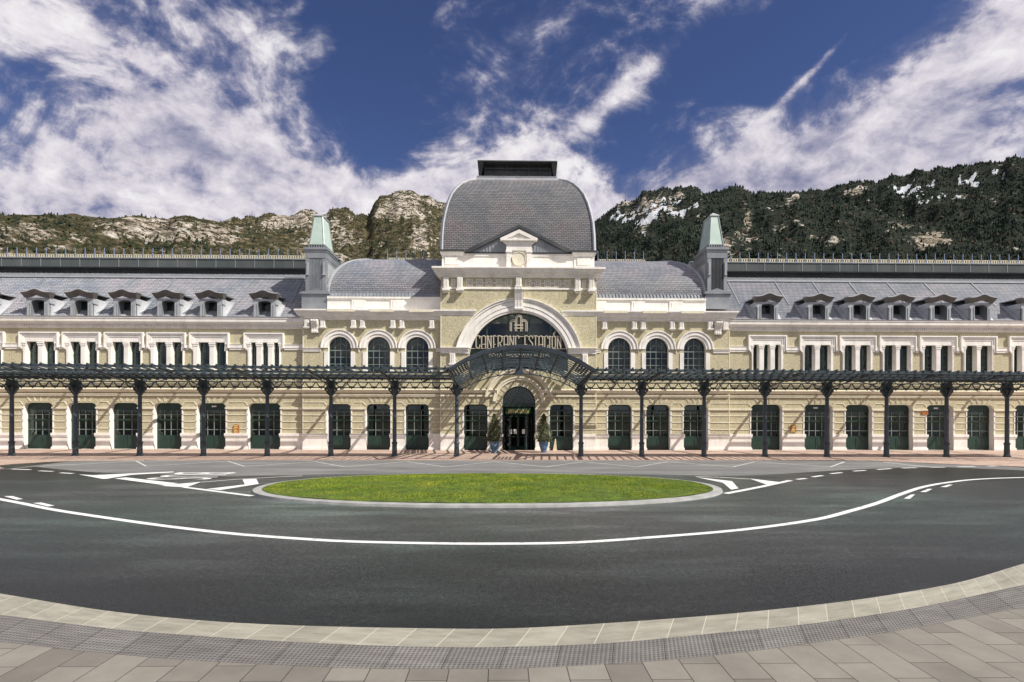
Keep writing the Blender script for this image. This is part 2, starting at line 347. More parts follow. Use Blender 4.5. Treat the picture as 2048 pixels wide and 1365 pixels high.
# outer pavement: kerb, tactile strip, pavers
def ext(l):                                # carry the arc on past the frame, turning at the same rate
    def run(a, b, c, turn, n=8, st=1.5):
        d = (a-b).normalized(); o = []; p = a.copy()
        for _ in range(n):
            ca, sa_ = math.cos(turn), math.sin(turn); d = Vector((d.x*ca-d.y*sa_, d.x*sa_+d.y*ca)); p = p+d*st; o.append(p.copy())
        return o
    return run(l[0], l[1], l[2], .035, 16)[::-1]+l+run(l[-1], l[-2], l[-3], -.035, 16)
zk = .03
c_out = ext(gpts([(0,1187.5),(200,1220),(400,1241),(600,1251.5),(850,1257),(1024,1257),(1224,1246),(1424,1231),(1624,1211),(1774,1191),(1924,1163.5),(2048,1127.5)], zk))
c_mid = ext(gpts([(0,1230),(140,1248),(300,1265),(600,1285),(850,1294),(1024,1294),(1224,1286),(1424,1267.5),(1624,1247.5),(1824,1217.5),(1944,1193),(2048,1170)], zk))
c_in = ext(gpts([(0,1284),(200,1306),(400,1322),(700,1336.5),(860,1338),(1024,1337.5),(1274,1325),(1400,1314),(1524,1300),(1774,1265),(1920,1239),(2048,1215)], zk))
def resample(l, n):
    l = spline([tuple(p) for p in l], 10); d = [0]
    for i in range(1, len(l)): d.append(d[-1]+(l[i]-l[i-1]).length)
    out = []; j = 0
    for k in range(n+1):
        t = d[-1]*k/n
        while j < len(d)-2 and d[j+1] < t: j += 1
        f = (t-d[j])/max(d[j+1]-d[j], 1e-9); out.append(l[j].lerp(l[j+1], min(max(f, 0), 1)))
    return out, d[-1]
NR = 320
ro, Lo = resample(c_out, NR); rm, Lm = resample(c_mid, NR); ri, Li = resample(c_in, NR)
def band(a, b, z, name, m, w, lip=False):
    g = MB(); uv = []; u = 0
    for i in range(NR+1):
        if i: u += ((a[i]+b[i])/2-(a[i-1]+b[i-1])/2).length
        for k in range(5):
            p = a[i].lerp(b[i], k/4); g.v.append((p.x, p.y, z)); uv.append((u, w*k/4))
        if lip: g.v.append((a[i].x, a[i].y, -.05)); uv.append((u, -.05))
    s_ = 6 if lip else 5
    for i in range(NR):
        for k in range(4): o = i*s_+k; g.f.append((o, o+s_, o+s_+1, o+1)[::-1])
        if lip: o = i*s_; g.f.append((o, o+s_, o+s_+5, o+5))
    g.m = [0]*len(g.f)
    return tag(g.build(name, m, uv=uv), kind='structure')
band(ro, rm, zk, 'kerb', M['kerb'], .5, True)
band(rm, ri, zk+.001, 'tactile_pavement', M['tactile'], .6)
g = MB(); pl = [(p.x, p.y) for p in ri]+[(ri[-1].x+20, -30), (ri[0].x-20, -30)]
g.prism_y(pl, -.05, zk); tag(g.build('plaza_pavement', M['paver']), kind='structure')
def worn_lane():
    m, nt, b = mat('older grey asphalt', (.12,.12,.12), .8, 0, .3)
    tc = nd(nt, 'ShaderNodeTexCoord'); mp = nd(nt, 'ShaderNodeMapping'); mp.inputs['Scale'].default_value = (.15, .6, 1); nt.links.new(tc.outputs['Object'], mp.inputs[0])
    n1 = nd(nt, 'ShaderNodeTexNoise', Scale=1.4, Detail=9, Roughness=.65); nt.links.new(mp.outputs[0], n1.inputs['Vector'])
    r1 = ramp(nt, n1.outputs[0], [(.3, (.12,.117,.118)), (.5, (.165,.165,.163)), (.7, (.24,.235,.23))]); nt.links.new(r1.outputs[0], b.inputs['Base Color']); return m
g = MB(); pe = [p for p in edge if -26.5 < p.x < 27]
lo = spline([tuple(q) for q in gpts([(70,934),(190,945),(330,949),(450,953),(560,951),(700,949),(1000,948),(1300,949.5),(1420,952),(1500,951),(1600,946),(1720,939),(1880,934.2)])], 6)
g.prism_y([(p.x, p.y-.002) for p in lo]+[(p.x, p.y+.05) for p in pe[::-1]], -.02, .002)
tag(g.build('bus_lane', worn_lane()), kind='structure')
# markings
MK = []
def mark(poly, z=.004, m='paint', world=False):
    g = MB(); pts = [tuple(p) for p in (poly if world else [G(*q) for q in poly])]
    base = [Vector((x, y, 0)) for x, y in pts]
    for t in tessellate_polygon([base]):
        a, b, c = [base[i] for i in t]
        if (b.x-a.x)*(c.y-a.y)-(b.y-a.y)*(c.x-a.x) < 0: t = t[::-1]
        g.f.append(tuple(t)); g.m.append(0)
    g.v = [(x, y, z) for x, y in pts]
    return tag(g.build('road_marking', M[m]), kind='structure')
def line(pts, w, z=.004, m='paint', n=10, world=False):
    l = spline([tuple(p) for p in (pts if world else gpts(pts))], n) if len(pts) > 2 and n > 1 else [Vector(p) for p in (pts if world else gpts(pts))]
    g = MB()
    for i, p in enumerate(l):
        d = (l[min(i+1, len(l)-1)]-l[max(i-1, 0)]).normalized(); q = Vector((-d.y, d.x))*w/2
        g.v += [(p.x+q.x, p.y+q.y, z), (p.x-q.x, p.y-q.y, z)]
    for i in range(len(l)-1): g.f.append((2*i, 2*i+1, 2*i+3, 2*i+2)); g.m.append(0)
    return tag(g.build('road_marking', M[m]), kind='structure')
line([(-260,953),(0,999),(102,1019),(205,1035),(342,1054),(478,1069),(615,1079),(700,1083.5),(850,1087),(1000,1088),(1150,1085.5),(1300,1075.5),(1483,1060),(1629,1040),(1702,1022),(1756.5,1006),(1804,988),(1848,974),(1899,965),(1957,959),(2048,955.5),(2300,950)], .21)
zz_pts = [(80,933),(273,922.8),(292,933),(456,923),(489,933.5),(632,924),(690,934.5),(814,923.5),(890,934.5),(990,923.8),(1090,934.5),(1168,924),(1274.5,934.5),(1336.6,923.8),(1466,934.5),(1509,924.2),(1661,934.3),(1688,924.5)]
line(zz_pts, .15, .005, 'paint_worn', 1); line([(1768,925),(1859,935)], .15, .005, 'paint_worn', 1)
for a in ([(1594,959.4),(1612,957.3)],[(1625,954.5),(1645,951.6)],[(1661.6,948),(1683.5,945.7)],[(1707,943),(1731,941.2)],[(1754.7,939.6),(1782,937.8)],[(1804,936.8),(1833,936)],[(1860.6,935.3),(1890,934.9)],[(1915,934.3),(1950,933.6)],[(1975,933),(2010,932.3)]): line(a, .2, .004, 'paint', 1)
line([(1451.6,987.7),(1520,974.5),(1581,961.4)], .24, .004, 'paint', 1)
line([(1391,953.7),(1440,955.2),(1499,958.6)], .12, .005, 'paint', 1)
mark([(1499,957.8),(1533.8,970),(1563,965.2)], .006)
mark([(1393,955),(1464,963),(1477,977.5),(1462.5,980),(1446,966.2)], .006)
for a in ([(24,938.6),(61.5,940)],[(78,942.2),(106,943.4)],[(121,946),(146,947.7)],[(-30,936.2),(6,937)]): line(a, .2, .004, 'paint', 1)
mark([(157,949.4),(186,951),(347,943.6),(347,945.2),(262,950.4),(212,958.4),(205,958.4)], .005)
mark([(229,957.6),(252,955.4),(357,967.4),(330,971)], .004)
mark([(322,972.4),(340,970),(403,964.3),(372,975.4)], .006)
line([(369,975),(504,992.3)], .22, .004, 'paint', 1)
line([(403,965),(470,959.5),(528,956),(605,952.3)], .1, .005, 'paint', 1)
mark([(412,978.8),(490,969.6),(485,959.6),(512.6,958.2),(517.5,968.5),(441,980.6)], .005)
for a in ([(8,993.2),(25,992.8),(46,998.8),(33,1000)],[(66,1006.6),(83,1005.8),(109,1012),(96,1013.6)],[(1807.5,998),(1822,989.8),(1830,989.6),(1820,998.2)],[(1840,984.6),(1856,978.6),(1865,978.4),(1852,984.8)],[(1880.5,974.6),(1897,970),(1906,970),(1893,974.8)]): mark(a, .005)
def text_mesh(body, size, thick=0):
    c = bpy.data.curves.new('t', 'FONT'); c.body = body; c.size = size; c.extrude = thick; c.resolution_u = 3
    o = bpy.data.objects.new('t', c); COL.objects.link(o); bpy.context.view_layer.update()
    me = bpy.data.meshes.new_from_object(o.evaluated_get(bpy.context.evaluated_depsgraph_get()))
    bpy.data.objects.remove(o); bpy.data.curves.remove(c)
    vs = [v.co.copy() for v in me.vertices]; fs = [tuple(p.vertices) for p in me.polygons]; return vs, fs
vs, fs = text_mesh('BUS', 1)
x0, x1 = min(v.x for v in vs), max(v.x for v in vs); y0, y1 = min(v.y for v in vs), max(v.y for v in vs)
A = Vector(G(395,945.5)); B = Vector(G(335,959.6)); XL = G(318,953)[0]; XR = G(452,951)[0]
g = MB(); g.v = [(XL+(XR-XL)*(v.y-y0)/(y1-y0), A.y+(B.y-A.y)*(v.x-x0)/(x1-x0), .005) for v in vs]; g.f = fs; g.m = [0]*len(fs)
tag(g.build('road_marking', M['paint']), kind='structure')

# ---------------------------------------------------------------- island
ic = Vector((-1.72, 22.5)); ia, ib = 8.95, 4.6
def ell(a, b, n=120, e=2.15): 
    o = []
    for i in range(n):
        t = 2*PI*i/n; c, s_ = math.cos(t), math.sin(t)
        o.append((ic.x+a*math.copysign(abs(c)**(2/e), c), ic.y+b*math.copysign(abs(s_)**(2/e), s_)))
    return o
g = MB(); n = 120; L = [ell(ia, ib), ell(ia-.02, ib-.02), ell(ia-.34, ib-.34), ell(ia-.34, ib-.34)]; zs = [-.02, .075, .09, .03]
for l, z in zip(L, zs): g.v += [(x, y, z) for x, y in l]
for k in range(3):
    for i in range(n): j = (i+1) % n; g.f.append((k*n+i, k*n+j, (k+1)*n+j, (k+1)*n+i))
g.m = [0]*len(g.f)
tag(g.build('island_kerb', M['kerbstone']), kind='structure')
g = MB(); gp = ell(ia-.34, ib-.34); nn = len(gp); rings = 14
for k in range(rings+1):
    f = 1-k/rings
    for x, y in gp:
        X, Y = ic.x+(x-ic.x)*f, ic.y+(y-ic.y)*f
        g.v.append((X, Y, .10+.14*(1-f*f)+.02*noise.noise(Vector((X*.7, Y*.7, 0)))))
for k in range(rings):
    for i in range(nn): j = (i+1) % nn; g.f.append((k*nn+i, k*nn+j, (k+1)*nn+j, (k+1)*nn+i))
g.m = [0]*len(g.f); tag(g.build('island_ground', M['grass'], smooth=True), kind='structure')
def grass_mat():
    m, nt, b = mat('grass blades', (.1,.2,.02), .6, 0, .2)
    tc = nd(nt, 'ShaderNodeTexCoord'); n1 = nd(nt, 'ShaderNodeTexNoise', Scale=.9, Detail=6); nt.links.new(tc.outputs['Object'], n1.inputs['Vector'])
    r = ramp(nt, n1.outputs[0], [(.3, (.10,.17,.014)), (.5, (.20,.26,.02)), (.7, (.33,.34,.035))])
    n2 = nd(nt, 'ShaderNodeTexNoise', Scale=40, Detail=1); nt.links.new(tc.outputs['Object'], n2.inputs['Vector'])
    r2 = ramp(nt, n2.outputs[0], [(.35, (.75,.77,.75)), (.65, (1.2,1.18,1.1))])
    mx = nd(nt, 'ShaderNodeMix', _data_type='RGBA', _blend_type='MULTIPLY'); mx.inputs[0].default_value = 1
    nt.links.new(r.outputs[0], mx.inputs[6]); nt.links.new(r2.outputs[0], mx.inputs[7]); nt.links.new(mx.outputs[2], b.inputs['Base Color'])
    return m
g = MB(); cnt = 0
while cnt < 90000:
    r = math.sqrt(random.random()); t = random.random()*2*PI
    c, s_ = math.cos(t), math.sin(t)
    X = ic.x+(ia-.4)*r*math.copysign(abs(c)**(2/2.15), c); Y = ic.y+(ib-.4)*r*math.copysign(abs(s_)**(2/2.15), s_)
    z = .09+.14*(1-r*r); h = random.uniform(.02, .05); w = .011; a = random.random()*PI
    lx, ly = random.uniform(-.03, .03), random.uniform(-.03, .03)
    o = len(g.v); g.v += [(X-w*math.cos(a), Y-w*math.sin(a), z), (X+w*math.cos(a), Y+w*math.sin(a), z), (X+lx, Y+ly, z+h)]
    g.f.append((o, o+1, o+2)); cnt += 1
g.m = [0]*len(g.f)
tag(g.build('lawn_grass', grass_mat()), 'short bright green lawn filling the oval road island', 'grass', kind='stuff')

# ================================================================ STATION BUILDING
YW, YP, YC = 43.7, 43.4, 43.05
BLD = empty('station_building', (0, 44, 0))
BLD.location = (0, 0, 0)
tag(BLD, 'long cream station building with slate mansard roofs and central dome', 'building')
XLW0, XRW1 = -50.0, 50.0
xpl = X_(606, YP); xcl = X_(881.5, YC); xcr = X_(1192, YC); xpr = X_(1458.5, YP); XM = (xcl+xcr)/2
def ZL(y, Y=YW, px=300): return P(px, y, Y)[1]
def ZC(y, Y=YC): return P(1037, y, Y)[1]
ZPl = lambda y: P(745, y, YP)[1]
z_cap1, z_cap0 = ZL(866.5), ZL(874.5); z_base = ZL(895)
z_l3, z_l2, z_l1 = ZL(857), ZL(843), ZL(829.5)
z_s0, z_s1 = ZL(818.8), ZL(814.5)
z_dt = ZL(806.3); z_v0, z_v1 = ZL(804.5), ZL(792)
z_c0, z_c1, z_c2, z_c3 = ZL(792), ZL(788.5), ZL(785), ZL(779.5)
z_k0, z_k1 = ZL(699.5), ZL(688.5)          # string course of the upper floor
z_wt, z_wb = ZL(684.5), ZL(743)            # top / bottom of upper windows
DOOR_H = z_dt
def door_loop(x0, x1, top, r=.36, z0=.03):
    p = [(x0, z0), (x1, z0)]
    for k in range(7): a = k/6*PI/2; p.append((x1-r+r*math.cos(a), top-r+r*math.sin(a)))
    for k in range(7): a = PI/2+k/6*PI/2; p.append((x0+r+r*math.cos(a), top-r+r*math.sin(a)))
    return p
def arch_loop(x0, x1, zb, top, n=20):
    r = (x1-x0)/2; c = (x0+x1)/2; p = [(x0, zb), (x1, zb)]
    for k in range(n+1): a = k/n*PI; p.append((c+r*math.cos(a), top-r+r*math.sin(a)))
    return p
def rect_loop(x0, x1, zb, zt): return [(x0, zb), (x1, zb), (x1, zt), (x0, zt)]
def inset(loop, d):
    xs = [p[0] for p in loop]; zs = [p[1] for p in loop]; cx, cz = (min(xs)+max(xs))/2, (min(zs)+max(zs))/2
    hx, hz = (max(xs)-min(xs))/2, (max(zs)-min(zs))/2
    return [(cx+(x-cx)*(hx-d)/hx, cz+(z-cz)*(hz-d)/hz) for x, z in loop]

# openings -------------------------------------------------------
doorsL = [(-49, .3), (56.2, 105.5), (143, 192.5), (228.3, 276.3), (314.3, 364), (399.8, 451.6), (500.8, 561)]
doorsR = [(1502, 1559), (1608.5, 1659), (1691, 1737), (1771.5, 1817.5), (1853, 1898), (1933.6, 1978), (2029.6, 2074), (2118, 2162)]
winsL = [[(-28.5, -12.5), (-9+.5, 3.5)], [(60.6, 77.3), (95, 111.6)], [(147.3, 162.6), (179.3, 195)], [(231, 248.7), (264.5, 282)], [(316, 333.6), (349.2, 366)], [(401.3, 419.7), (434.5, 452.7)], [(505.5, 513.4), (528.2, 536.4), (550.8, 558.6)]]
winsR = [[(1505.6, 1513.2), (1527, 1535), (1548.7, 1556.3)], [(1608, 1623.6), (1638.4, 1654.8)], [(1687.8, 1703.6), (1718.4, 1733.7)], [(1767.5, 1784.2), (1798.4, 1813.7)], [(1847.6, 1863.8), (1879.8, 1895.6)], [(1930, 1944.4), (1959.8, 1974.8)], [(2026.5, 2034), (2047, 2055), (2068, 2076)]]
doorsPL = [(657, 702), (734.3, 781), (812, 858)]; doorsPR = [(1215.6, 1261.6), (1292.3, 1337.3), (1367.2, 1412.5)]
doorsC = [(928, 975), (1099.3, 1145.6)]
arcL = [(659, 702), (735.5, 780.4), (812.4, 857.4)]; arcR = [(1216, 1260), (1291.5, 1334.7), (1367.6, 1409)]
DEPTH = .42
def spread(a, b, Y, py, dep):     # the far jamb shows its reveal: the opening in the wall face is wider than what the frame shows
    xa, xb = X_(a, Y, py), X_(b, Y, py)
    if (a+b)/2 < 1005: xa -= dep*(1005-a)/F
    else: xb += dep*(b-1005)/F
    return (xa, xb)
def openX(l, Y): return [spread(a, b, Y, 850, DEPTH) for a, b in l]

DOORS = []
def door_unit(x0, x1, top, Y, style=0, plate=False):
    yd = Y+DEPTH; L = door_loop(x0, x1, top); W = x1-x0
    g = MB(); zp = z_cap0+.08; zt = z_s0-.05; zm = ZL(840)
    panes = []
    nx = 3 if W < 2.1 else 4; m = .07
    xs = [x0+.1+(W-.2)*i/nx for i in range(nx+1)]
    rows = [(zp+.05, zp+.05+(zm-zp-.1)*.36), (zp+.05+(zm-zp-.1)*.36+.05, zm-.05), (zm+.05, zt-.03)]
    for i in range(nx):
        for a, b in rows: pass
    panes.append(rect_loop(x0+.12, x1-.12, zp+.05, zt-.03))
    fan = [(x0+.12, zt+.08), (x1-.12, zt+.08)]
    r = .3
    for k in range(6): a = k/5*PI/2; fan.append((x1-.1-r+r*math.cos(a), top-.1-r+r*math.sin(a)))
    for k in range(6): a = PI/2+k/5*PI/2; fan.append((x0+.1+r+r*math.cos(a), top-.1-r+r*math.sin(a)))
    if style: panes.append(fan)
    g.prism([L]+panes, yd, yd+.07)
    o = g.build('door', M['green'], BLD)
    g = MB()
    for i in range(1, nx): g.box(xs[i]-.022, xs[i]+.022, yd-.01, yd+.03, zp+.05, zt-.03)
    for a, b in rows[:2]: g.box(x0+.12, x1-.12, yd-.005, yd+.025, b+.0, b+.045)
    g.box(x0+.12, x1-.12, yd-.005, yd+.025, (zm+zt)/2-.02, (zm+zt)/2+.02)
    g.build('muntin', M['muntin'], o)
    g = MB(); g.prism([inset(L, .04)], yd+.03, yd+.04); g.build('glass', M['glass'], o)
    for s_ in (0, 1):
        a = x0+.12 if s_ == 0 else (x0+x1)/2+.03; b = (x0+x1)/2-.03 if s_ == 0 else x1-.12
        g = MB(); g.box(a, b, yd-.03, yd+.02, .12, zp-.08); g.box(a+.12, b-.12, yd-.045, yd-.02, .24, zp-.2); g.build('door_panel', M['green'], o)
    g = MB(); g.box(x0+.02, x1-.02, yd-.05, yd+.03, zm-.05, zm+.05); g.box(x0+.02, x1-.02, yd-.06, yd+.03, zt-.02, zt+.06); g.build('transom', M['green'], o)
    if plate:
        c = (x0+x1)/2; g = MB(); g.box(c-.17, c+.17, yd-.03, yd, top-.3, top-.19); g.build('number_plate', M['plate'], o)
    n_ = len(DOORS); hgt_ = {8: (zm+.1, zt-.1), 9: (zm+.25, zt-.1), 12: (zp, zm-.05), 13: (zp, zm-.05), 1: (zp+.3, zm), 4: (zm+.2, zt-.1)}.get(n_)
    if hgt_:
        g = MB(); w_ = (x1-x0-.3)/16; x = x0+.15
        for i in range(16):
            if n_ in (12, 13) and i in (7, 8): x += w_; continue
            y_, y2 = yd+.16+.03*(i % 2), yd+.16+.03*((i+1) % 2); g.add([(x, y_, hgt_[0]), (x+w_, y2, hgt_[0]), (x+w_, y2, hgt_[1]), (x, y_, hgt_[1])], [(0,1,2,3)]); x += w_
        g.build('curtain', M['curtain'], o)
    DOORS.append(o); return o
def voussoirs(g, x0, x1, Y, z0, z1, n=4, w=.045):
    for k in range(n):
        f = (k+.5)/n-.5; c = (x0+x1)/2; xb = c+f*(x1-x0)*.72; xt = c+f*(x1-x0)*1.05
        g.beam((xb-w, Y-.012, z0), (xt-w, Y-.012, z1), w, .03); g.beam((xb+w, Y-.012, z0), (xt+w, Y-.012, z1), w*.7, .03)
def segs(x0, x1, ops, pad=0):
    s = []; c = x0
    for a, b in sorted(ops):
        if b <= x0 or a >= x1: continue
        if a-pad > c: s.append((c, a-pad))
        c = b+pad
    if c < x1: s.append((c, x1))
    return s
def ground_trim(x0, x1, Y, ops, band=True):
    for a, b in segs(x0, x1, ops):
        T = MB(); C = MB()
        la = 0 if a == x0 else .05; lb = 0 if b == x1 else .05
        T.box(a, b, Y-.06, Y+.02, .0, z_cap0)
        T.box(a-la, b+lb, Y-.13, Y+.01, .0, z_base); T.box(a-la*.6, b+lb*.6, Y-.10, Y+.01, z_base, z_base+.05)
        T.box(a-la*1.4, b+lb*1.4, Y-.14, Y+.01, z_cap0+.11, z_cap1); T.box(a-la, b+lb, Y-.10, Y+.01, z_cap0, z_cap0+.11)
        for z in (z_l3, z_l2, z_l1): C.box(a, b, Y-.035, Y+.01, z-.03, z+.03)
        C.box(a-la*.7, b+lb*.7, Y-.09, Y+.01, z_s0+.03, z_s1); C.box(a, b, Y-.05, Y+.01, z_s0-.02, z_s0+.03)
        zt = z_v0+.02; k = .22
        ca = a+k if a != x0 else a; cb = b-k if b != x1 else b
        C.beam((ca, Y-.01, zt), (cb, Y-.01, zt), .045, .045)
        if a != x0: C.beam((a+.02, Y-.01, zt-.24), (ca, Y-.01, zt), .04, .045)
        if b != x1: C.beam((cb, Y-.01, zt), (b-.02, Y-.01, zt-.24), .04, .045)
        T.build('plinth', M['white'], BLD); C.build('rusticated_band', M['cream'], BLD)
        T = MB()
        if a != x0: T.box(a-.002, a+.09, Y-.035, Y+.01, z_cap1, z_s0-.04); T.build('jamb', M['white'], BLD)
        T = MB()
        if b != x1: T.box(b-.09, b+.002, Y-.035, Y+.01, z_cap1, z_s0-.04); T.build('jamb', M['white'], BLD)
    for a, b in ops:
        if a > x0-.1 and b < x1+.1 and (Y != YC or b-a < 2.2): C = MB(); voussoirs(C, a, b, Y, z_v0+.05, z_v1); C.build('lintel', M['cream'], BLD)
def cornice_band(g, x0, x1, Y):
    g.box(x0, x1, Y-.10, Y+.01, z_c0, z_c1); g.box(x0, x1, Y-.13, Y+.01, z_c1-.03, z_c1+.02)
    g.ext_x([(Y+.01, z_c2), (Y-.10, z_c2), (Y-.16, z_c2+.06), (Y-.22, z_c3-.05), (Y-.26, z_c3), (Y-.26, z_c3+.05), (Y+.01, z_c3+.09)], x0, x1)

# ---- wings
def wing(x0, x1, doors, wins, side):
    Y = YW; ops = openX(doors, Y)
    zt = ZL(640); holes = [door_loop(a, b, DOOR_H) for a, b in ops]
    wx = [[spread(a, b, Y, 700, .3) for a, b in grp] for grp in wins]
    for grp in wx:
        for a, b in grp: holes.append(rect_loop(a, b, z_wb, z_wt))
    g = MB(); g.prism([rect_loop(x0, x1, -.3, zt)]+holes, Y, Y+.45, 1); g.build('wall', [M['stucco'], M['white']], BLD)
    ground_trim(x0, x1, Y, ops)
    C = MB(); cornice_band(C, x0, x1, Y); C.build('string_course', M['cream'], BLD)
    for i, (a, b) in enumerate(ops): door_unit(a, b, DOOR_H, Y, 0, plate=(side == 'L' and i == 5) or (side == 'R' and i in (1, 4)))
    # upper string course between hoods
    hood = [(grp[0][0]-(.84 if len(grp) == 2 else .66), grp[-1][1]+(.28 if len(grp) == 2 else .36)) for grp in wx]
    hood = []
    for grp in wins:
        dl, dr = ((22.5, 5.5) if len(grp) == 2 else (17.7, 9.4)) if side == 'L' else ((9, 18.6) if len(grp) == 2 else (9.2, 17))
        hood.append((X_(grp[0][0]-dl, Y-.1, 690), X_(grp[-1][1]+dr, Y-.1, 690)))
    for a, b in segs(x0, x1, hood, 0):
        g = MB(); g.ext_x([(Y+.01, z_k0), (Y-.07, z_k0), (Y-.07, z_k0+.1), (Y-.11, z_k0+.14), (Y-.11, z_k1-.05), (Y-.15, z_k1), (Y+.01, z_k1+.03)], a+.001, b-.001); g.build('string_course', M['white'], BLD)
    zh = ZL(665.4)
    for grp, (ha, hb) in zip(wx, hood):
        s = empty('window'); s.parent = BLD
        g = MB()
        # stepped hood: three nested frames
        for d, pr, ear in ((0, .19, z_k0+.12), (.12, .14, z_k0+.02), (.24, .10, z_k0-.1)):
            a, b, t = ha+d, hb-d, zh-d
            g.prism([[(a, ear), (a+.10, ear), (a+.10, t-.10), (b-.10, t-.10), (b-.10, ear), (b, ear), (b, t), (a, t)][::1]], Y-pr, Y+.01)
        g.box(ha+.33, hb-.33, Y-.06, Y+.01, z_wt+.0, zh-.33); g.build('window_hood', M['white'], s)
        # jambs and pillars as pilasters with small capitals
        edges = [(min(ha+.26, grp[0][0]-.1), grp[0][0])]+[(grp[i][1], grp[i+1][0]) for i in range(len(grp)-1)]+[(grp[-1][1], max(hb-.26, grp[-1][1]+.1))]
        for a, b in edges:
            g = MB(); g.box(a, b, Y-.07, Y+.01, z_wb-.05, z_wt-.02)
            if b-a < .9:
                m = .045
                g.box(a+m, b-m, Y-.115, Y-.05, z_wb-.05, z_wt-.34)
                g.box(a-.0, b+.0, Y-.14, Y-.05, z_wt-.30, z_wt-.2); g.box(a-.03, b+.03, Y-.16, Y-.05, z_wt-.16, z_wt-.04)
            g.build('pilaster', M['white'], s)
        g = MB(); g.box(ha+.2, hb-.2, Y-.16, Y+.01, z_wb-.2, z_wb-.05)
        g.build('window_sill', M['white'], s)
        for a, b in grp:
            yw = Y+.3; g = MB(); L = rect_loop(a, b, z_wb, z_wt); w = b-a
            panes = []
            if w > .5:
                zr = [z_wb+.08, z_wb+.55, z_wb+1.0, z_wb+1.45, z_wt-.08]
                for i in range(2):
                    for k in range(4): panes.append(rect_loop(a+.07+(w-.14)*i/2+.015, a+.07+(w-.14)*(i+1)/2-.015, zr[k]+.02, zr[k+1]-.02))
            else: panes = [rect_loop(a+.06, b-.06, z_wb+.08, z_wt-.08)]
            g.prism([L]+panes, yw, yw+.06); g.build('window_frame', M['green'], s)
            g = MB(); g.box(a+.02, b-.02, yw+.025, yw+.032, z_wb, z_wt); g.build('pane', M['glass'], s)
            if side == 'L' and w > .5:
                for q in (0, 1):
                    g = MB(); e = a+.06 if q == 0 else b-.06-w*.3
                    n_ = 8
                    for i in range(n_):
                        xa = e+w*.3*i/n_; g.add([(xa, yw+.2+.03*(i % 2), z_wb), (xa+w*.3/n_, yw+.2+.03*((i+1) % 2), z_wb), (xa+w*.3/n_, yw+.2+.03*((i+1) % 2), z_wt), (xa, yw+.2+.03*(i % 2), z_wt)], [(0,1,2,3)])
                    g.build('curtain', M['curtain'], s)
    # main cornice with dentils
    za, zb = ZL(657.5), ZL(637)
    g = MB(); h = zb-za
    g.ext_x([(Y+.01, za), (Y-.10, za), (Y-.10, za+.10*h), (Y-.14, za+.12*h), (Y-.14, za+.36*h), (Y-.24, za+.37*h), (Y-.26, za+.50*h), (Y-.33, za+.53*h), (Y-.42, za+.62*h), (Y-.43, za+.92*h), (Y-.47, za+.94*h), (Y-.47, za+.98*h), (Y+.3, zb)], x0, x1)
    n_ = int((x1-x0)/.17)
    for i in range(n_):
        xx = x0+(i+.5)*(x1-x0)/n_; g.box(xx-.05, xx+.05, Y-.22, Y-.13, za+.14*h, za+.36*h)
    g.build('cornice', M['white'], BLD)
    g = MB(); g.ext_x([(Y-.36, zb+.012), (Y-.45, zb+.012), (Y-.50, zb+.09), (Y-.45, zb+.10), (Y-.36, zb+.05)], x0, x1)
    g.build('gutter', M['zinc_light'], BLD)
wing(XLW0, xpl+.1, doorsL, winsL, 'L'); wing(xpr-.1, XRW1, doorsR, winsR, 'R')

# ---- arched windows of the side pavilions
def arched_window(a, b, Y, top, zb):
    c = (a+b)/2; r = (b-a)/2; cz = top-r; s = empty('window'); s.parent = BLD
    g = MB()
    g.ring(c, cz, r, r+.20, Y-.05, Y+.01); g.ring(c, cz, r+.20, r+.34, Y-.11, Y+.01); g.ring(c, cz, r+.34, r+.46, Y-.08, Y+.01); g.ring(c, cz, r+.46, r+.54, Y-.16, Y+.01)
    for x_ in (a-.30, b):
        g.box(x_, x_+.30, Y-.05, Y+.01, zb, min(z_pk0, cz)-.003)
    for sx in (-1, 1):
        for d0, d1, pr in ((0, .2, .05), (.2, .34, .11), (.34, .46, .08), (.46, .54, .16)):
            if cz > z_pk1: g.box(c+sx*(r+d0), c+sx*(r+d1), Y-pr, Y+.01, z_pk1-.01, cz)
    g.build('window_surround', M['white'], s)
    yw = Y+.3; L = arch_loop(a, b, zb, top)
    bars = MB(); panes = [inset(L, .07)]
    fr_ = MB(); fr_.prism([L]+panes, yw, yw+.07)
    n_ = 4
    for i in range(1, n_):
        x = a+(b-a)*i/n_; hh = math.sqrt(max(0, r*r-(x-c)**2)); bars.box(x-.02, x+.02, yw-.005, yw+.03, zb+.05, cz+hh-.05)
    for k in range(6):
        z = cz-.16-k*.52
        if z > zb+.1: bars.box(a+.05, b-.05, yw-.012, yw+.02, z-.02-(.03 if k == 0 else 0), z+.02)
    bars.ring(c, cz-.1, r*.5-.02, r*.5+.02, yw-.005, yw+.03, 0, PI, 14)
    fr_.build('window_frame', M['green'], s); bars.build('muntin', M['muntin'], s)
    g = MB(); g.prism([inset(L, .02)], yw+.04, yw+.046); g.build('pane', M['glass'], s)
z_pk0, z_pk1 = ZPl(704), ZPl(696.5)
